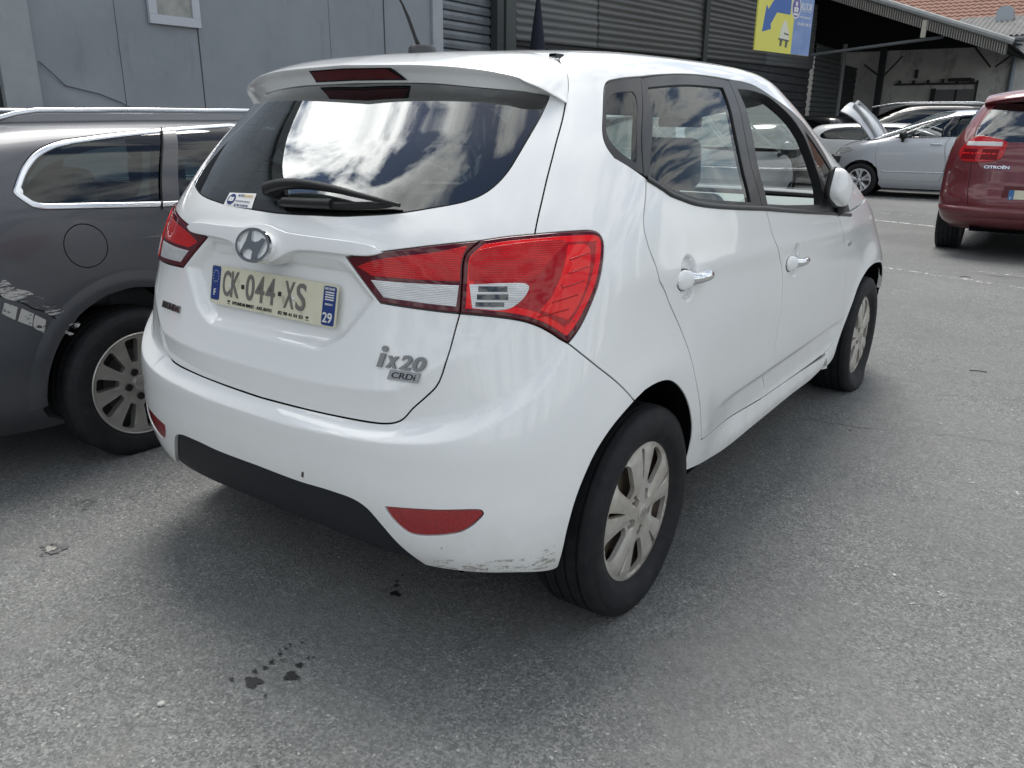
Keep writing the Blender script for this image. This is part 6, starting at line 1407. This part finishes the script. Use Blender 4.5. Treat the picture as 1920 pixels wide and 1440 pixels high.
for mr in (False,True):
    panel('front_door',S4,rd1,MRD,rcar,mirror=mr,du=.06,dv=.3,vs=.12); panel('rear_door',S4,rd2,MRD,rcar,mirror=mr,du=.06,dv=.3,vs=.12)
    panel('side_window',S4,rdl,MPG,rcar,off=-.004,skirt=0,gap=0,mirror=mr,du=.06,dv=.4,vs=.12)
    panel('windscreen',S4,rw_,glassmat('screen_glass',(.72,.78,.75)),rcar,off=-.004,skirt=0,gap=0,mirror=mr,du=.06,dv=.4,vs=.12)
    t_=panel('tail_light',S4,tl,pm('lamp_dull_red',(.45,.010,.014),.14,coat=.4,spec=.3),rcar,off=.012,skirt=.03,gap=0,mirror=mr,vs=.12,cham=.004)
    mnu=lambda u0,u1,v0,v1: smooth_line([(u0,v0,1),(u1,v0,1),(u1,v1,1),(u0,v1,1)],.02,vs=.12)
    lo,hi=tl.min(0),tl.max(0); W_=hi[0]-lo[0];Hh=hi[1]-lo[1]; 
    for (a,b,c,d,mn_) in ((.10,.86,.62,.78,'c'),(.12,.45,.10,.50,'k'),(.55,.88,.10,.50,'k'),(.14,.88,.30,.36,'r')):
        panel('lamp_strip',S4,mnu(lo[0]+a*W_,lo[0]+b*W_,lo[1]+c*Hh,lo[1]+d*Hh),{'c':pm('lamp_silver',(.55,.54,.53),.2,.4),'k':pm('lamp_maroon',(.16,.004,.008),.2,spec=.2),'r':pm('lamp_red',(.62,.010,.012))}[mn_],t_,off=.0135,skirt=.001,gap=0,mirror=mr,vs=.12)
    s_=-1 if mr else 1
    rows=[]
    for th in np.linspace(-pi/2,pi/2,9): rows.append([(s_*(1.00+.085*cos(th)*cos(p_)),2.05+.06*cos(th)*sin(p_),1.17+.078*sin(th)) for p_ in np.linspace(-pi,pi,17)])
    mb_=MB().grid(rows); mb_.tube([(s_*.88,2.05,1.07),(s_*.95,2.05,1.12)],.03,8); mb_.build('wing_mirror',pm('mirror_navy',(.02,.025,.035),.25,coat=1),rcar,smooth=True)
# roof spoiler, bumper ledge, plate and name
rows=[]
for t_,(y,z) in enumerate(((-.25,1.735),(-.44,1.715),(-.60,1.665),(-.615,1.645),(-.60,1.628),(-.52,1.60))):
    rows.append([(x,y+.16*abs(x/.62)**3,z-.06*abs(x/.62)**2.2) for x in np.linspace(-.64,.64,31)])
MB().grid(rows).build('spoiler',MRD,tg2,auto=50)
rows=[]
for dz,dy in ((.075,.0),(.06,-.018),(.035,-.022),(.0,-.018),(-.03,-.004)):
    row=[]
    for uu in np.linspace(-.72,.72,41):
        lo_,hi_=0.,4.; 
        for _ in range(18):
            md_=(lo_+hi_)/2; zz=float(S4.P(np.array(uu),np.array(md_))[2])
            if zz<.46+dz: lo_=md_
            else: hi_=md_
        p=S4.P(np.array(uu),np.array(lo_)); n_=S4.N(np.array(uu),np.array(lo_)); row.append(tuple(p-n_*dy*min(1,(.72-abs(uu))/.12)))
    rows.append(row)
MB().grid(rows).build('bumper_ledge',MRD,rb2,smooth=True)
pf=lambda a,b,c:(a,-.845-c,b)
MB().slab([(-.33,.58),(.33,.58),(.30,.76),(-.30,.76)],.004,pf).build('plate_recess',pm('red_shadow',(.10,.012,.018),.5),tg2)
rp_=MB().slab([(-.26,.615),(.26,.615),(.26,.725),(-.26,.725)],.008,pf).build('number_plate',pm('plate_cream',(.70,.67,.53)),tg2)
MB().slab([(-.26,.615),(-.215,.615),(-.215,.725),(-.26,.725)],.0095,pf).build('blue_band',pm('plate_mid_blue',(.05,.16,.36),.4),rp_)
V,F=text_mesh('F',.016,.03,.002); MB().add([(-.238+a,-.8548-c,.645+b) for a,b,c in V],F).build('country_letter',pm('plate_white',(.75,.75,.72)),rp_)
V,F=text_mesh('CITROËN',.215,.036,.006,bold=.03); Mn=surf_frame(-.275,float(xz_uv(S4,[(.35,.945)])[0][1]),.002,S4); MB().add(xf(V,Mn),F).build('maker_lettering',pm('chrome',(.82,.83,.85)),tg2)
fit(rcar,S4,2.73,.80,.335,.225,.228,'alloy5',.318,zc=.345,arch=.385); belly(rcar,-.75,3.2,2.73,z=.30); cabin(rcar,-.4,2.3,.70,(1.35,.45))
# ---------------- background cars, few pixels each
def simple_car(loc,rz,S,mat,label,sc=1,win=None,glass=None,sides=True,wb=2.73,kind='alloy5'):
    e=empty('parked_car',loc,rz,label,'car'); e.scale=(sc,)*3
    w=sy(S,win); ws=wsq(S,7.5,12.2,2.26,2.40) if S.v1>13.5 else wsq(S,6.4,10.2,2.28,2.40)
    g_=halfsym(S,[(0,.985),(.52,1.0),(.66,1.05),(.62,1.18),(.50,1.295,1),(0,1.31)] if S is GREY else [(0,1.10),(.52,1.11),(.64,1.17),(.60,1.36),(.52,1.48,1),(0,1.50)])
    b_=shell(S,mat,e,wb,.38,holes=[w,mir_(w),ws,mir_(ws),g_],zc=.335,du=.06,dv=.3); panel('rear_window',S,g_,glass or MPG,b_,off=-.004,skirt=0,gap=-.003,du=.06,dv=.3,vs=.12)
    for mr in (False,True):
        panel('side_window',S,w,glass or MPG,e,off=-.004,skirt=0,gap=0,mirror=mr,du=.08,dv=.4,vs=.12); panel('windscreen',S,ws,glass or MPG,e,off=-.004,skirt=0,gap=0,mirror=mr,du=.08,dv=.4,vs=.12)
    fit(e,S,wb,.80,.32,.21,.22,kind,.31,zc=.335,arch=.38); belly(e,-.7,3.2,wb); return e
wl_=[(2.45,1.10,1),(1.5,1.12),(.6,1.15),(-.2,1.19),(-.42,1.24),(-.36,1.38),(-.1,1.48),(.4,1.53),(.9,1.53),(1.35,1.48),(1.75,1.37),(2.15,1.23)]
wg_=[(2.45,1.035,1),(1.2,1.03),(.2,1.04),(-.30,1.06),(-.36,1.14),(-.2,1.25),(.3,1.32),(.9,1.335),(1.4,1.30),(1.8,1.22),(2.2,1.11)]
MDK=paint('near_black_paint',(.012,.013,.016),amt=.05,rough=.3)
dv=simple_car((-1.2,22.6,0),radians(90),SILV,MDK,'dark tall people carrier with silver roof rails, behind the silver car',1.17,wl_,glassmat('blackened_glass',(.05,.06,.07),2))
for s_ in (1,-1): MB().tube([(s_*.60,y,1.63+.055*min(1,(y+.4)/.3,(2.0-y)/.4)-.05*max(0,y-1.2)) for y in np.linspace(-.4,2.0,16)],.022,6).build('roof_rail',MCG,dv,auto=60)
wc=simple_car((-3.55,19.6,0),radians(-90),GREY,MW,'white estate car without its bumper, behind the raised silver bonnet',1.04,wg_)
MB().box((.0,-.99,.98),(.80,.03,.035),bev=.01).build('tail_lamp',pm('lamp_red'),wc) if 0 else None
rl3=sx(GREY,[(.62,.80,1),(.88,.82,1),(.86,.93,1),(.62,.92,1)]); 
for mr in (False,True): panel('tail_light',GREY,rl3,pm('lamp_red',(.62,.010,.012)),wc,off=.006,skirt=.01,mirror=mr,vs=.12)
dmg=MB(); R_=random.Random(9)
for i in range(14): dmg.box((R_.uniform(-.8,.8),-1.0+R_.uniform(-.06,.05),R_.uniform(.40,.78)),(R_.uniform(.05,.2),R_.uniform(.03,.08),R_.uniform(.03,.1)),bev=.012)
dmg.build('exposed_structure',pm('engine_dark',(.035,.035,.036)),wc)
simple_car((-5.05,17.6,0),radians(18),GREY,MDK,'low black car parked nearest the ribbed wall, left of the raised bonnet',1.06,wg_,glassmat('blackened_glass',(.05,.06,.07)))
simple_car((-4.6,22.8,0),radians(78),SILV,MDK,'second black car in the shadow of the shed, behind the low black one',1.0,wl_,glassmat('blackened_glass',(.05,.06,.07)))
# silver car beyond the estate, its front half seen through the white car's side windows
sc2=simple_car((-2.40,6.35,0),0,SILV,MSV,'silver car parked beyond the grey estate, visible only through the white hatchback windows',.97,wl_,glassmat('screen_glass',(.72,.78,.75)))
rows=[[(.99+.085*cos(th)*cos(p_),2.05+.06*cos(th)*sin(p_),1.15+.085*sin(th)) for p_ in np.linspace(-pi,pi,17)] for th in np.linspace(-pi/2,pi/2,9)]
m_=MB().grid(rows); m_.tube([(.86,2.05,1.05),(.95,2.05,1.10)],.03,8); m_.build('wing_mirror',pm('mirror_navy',(.02,.025,.035),.25,coat=1),sc2,smooth=True)
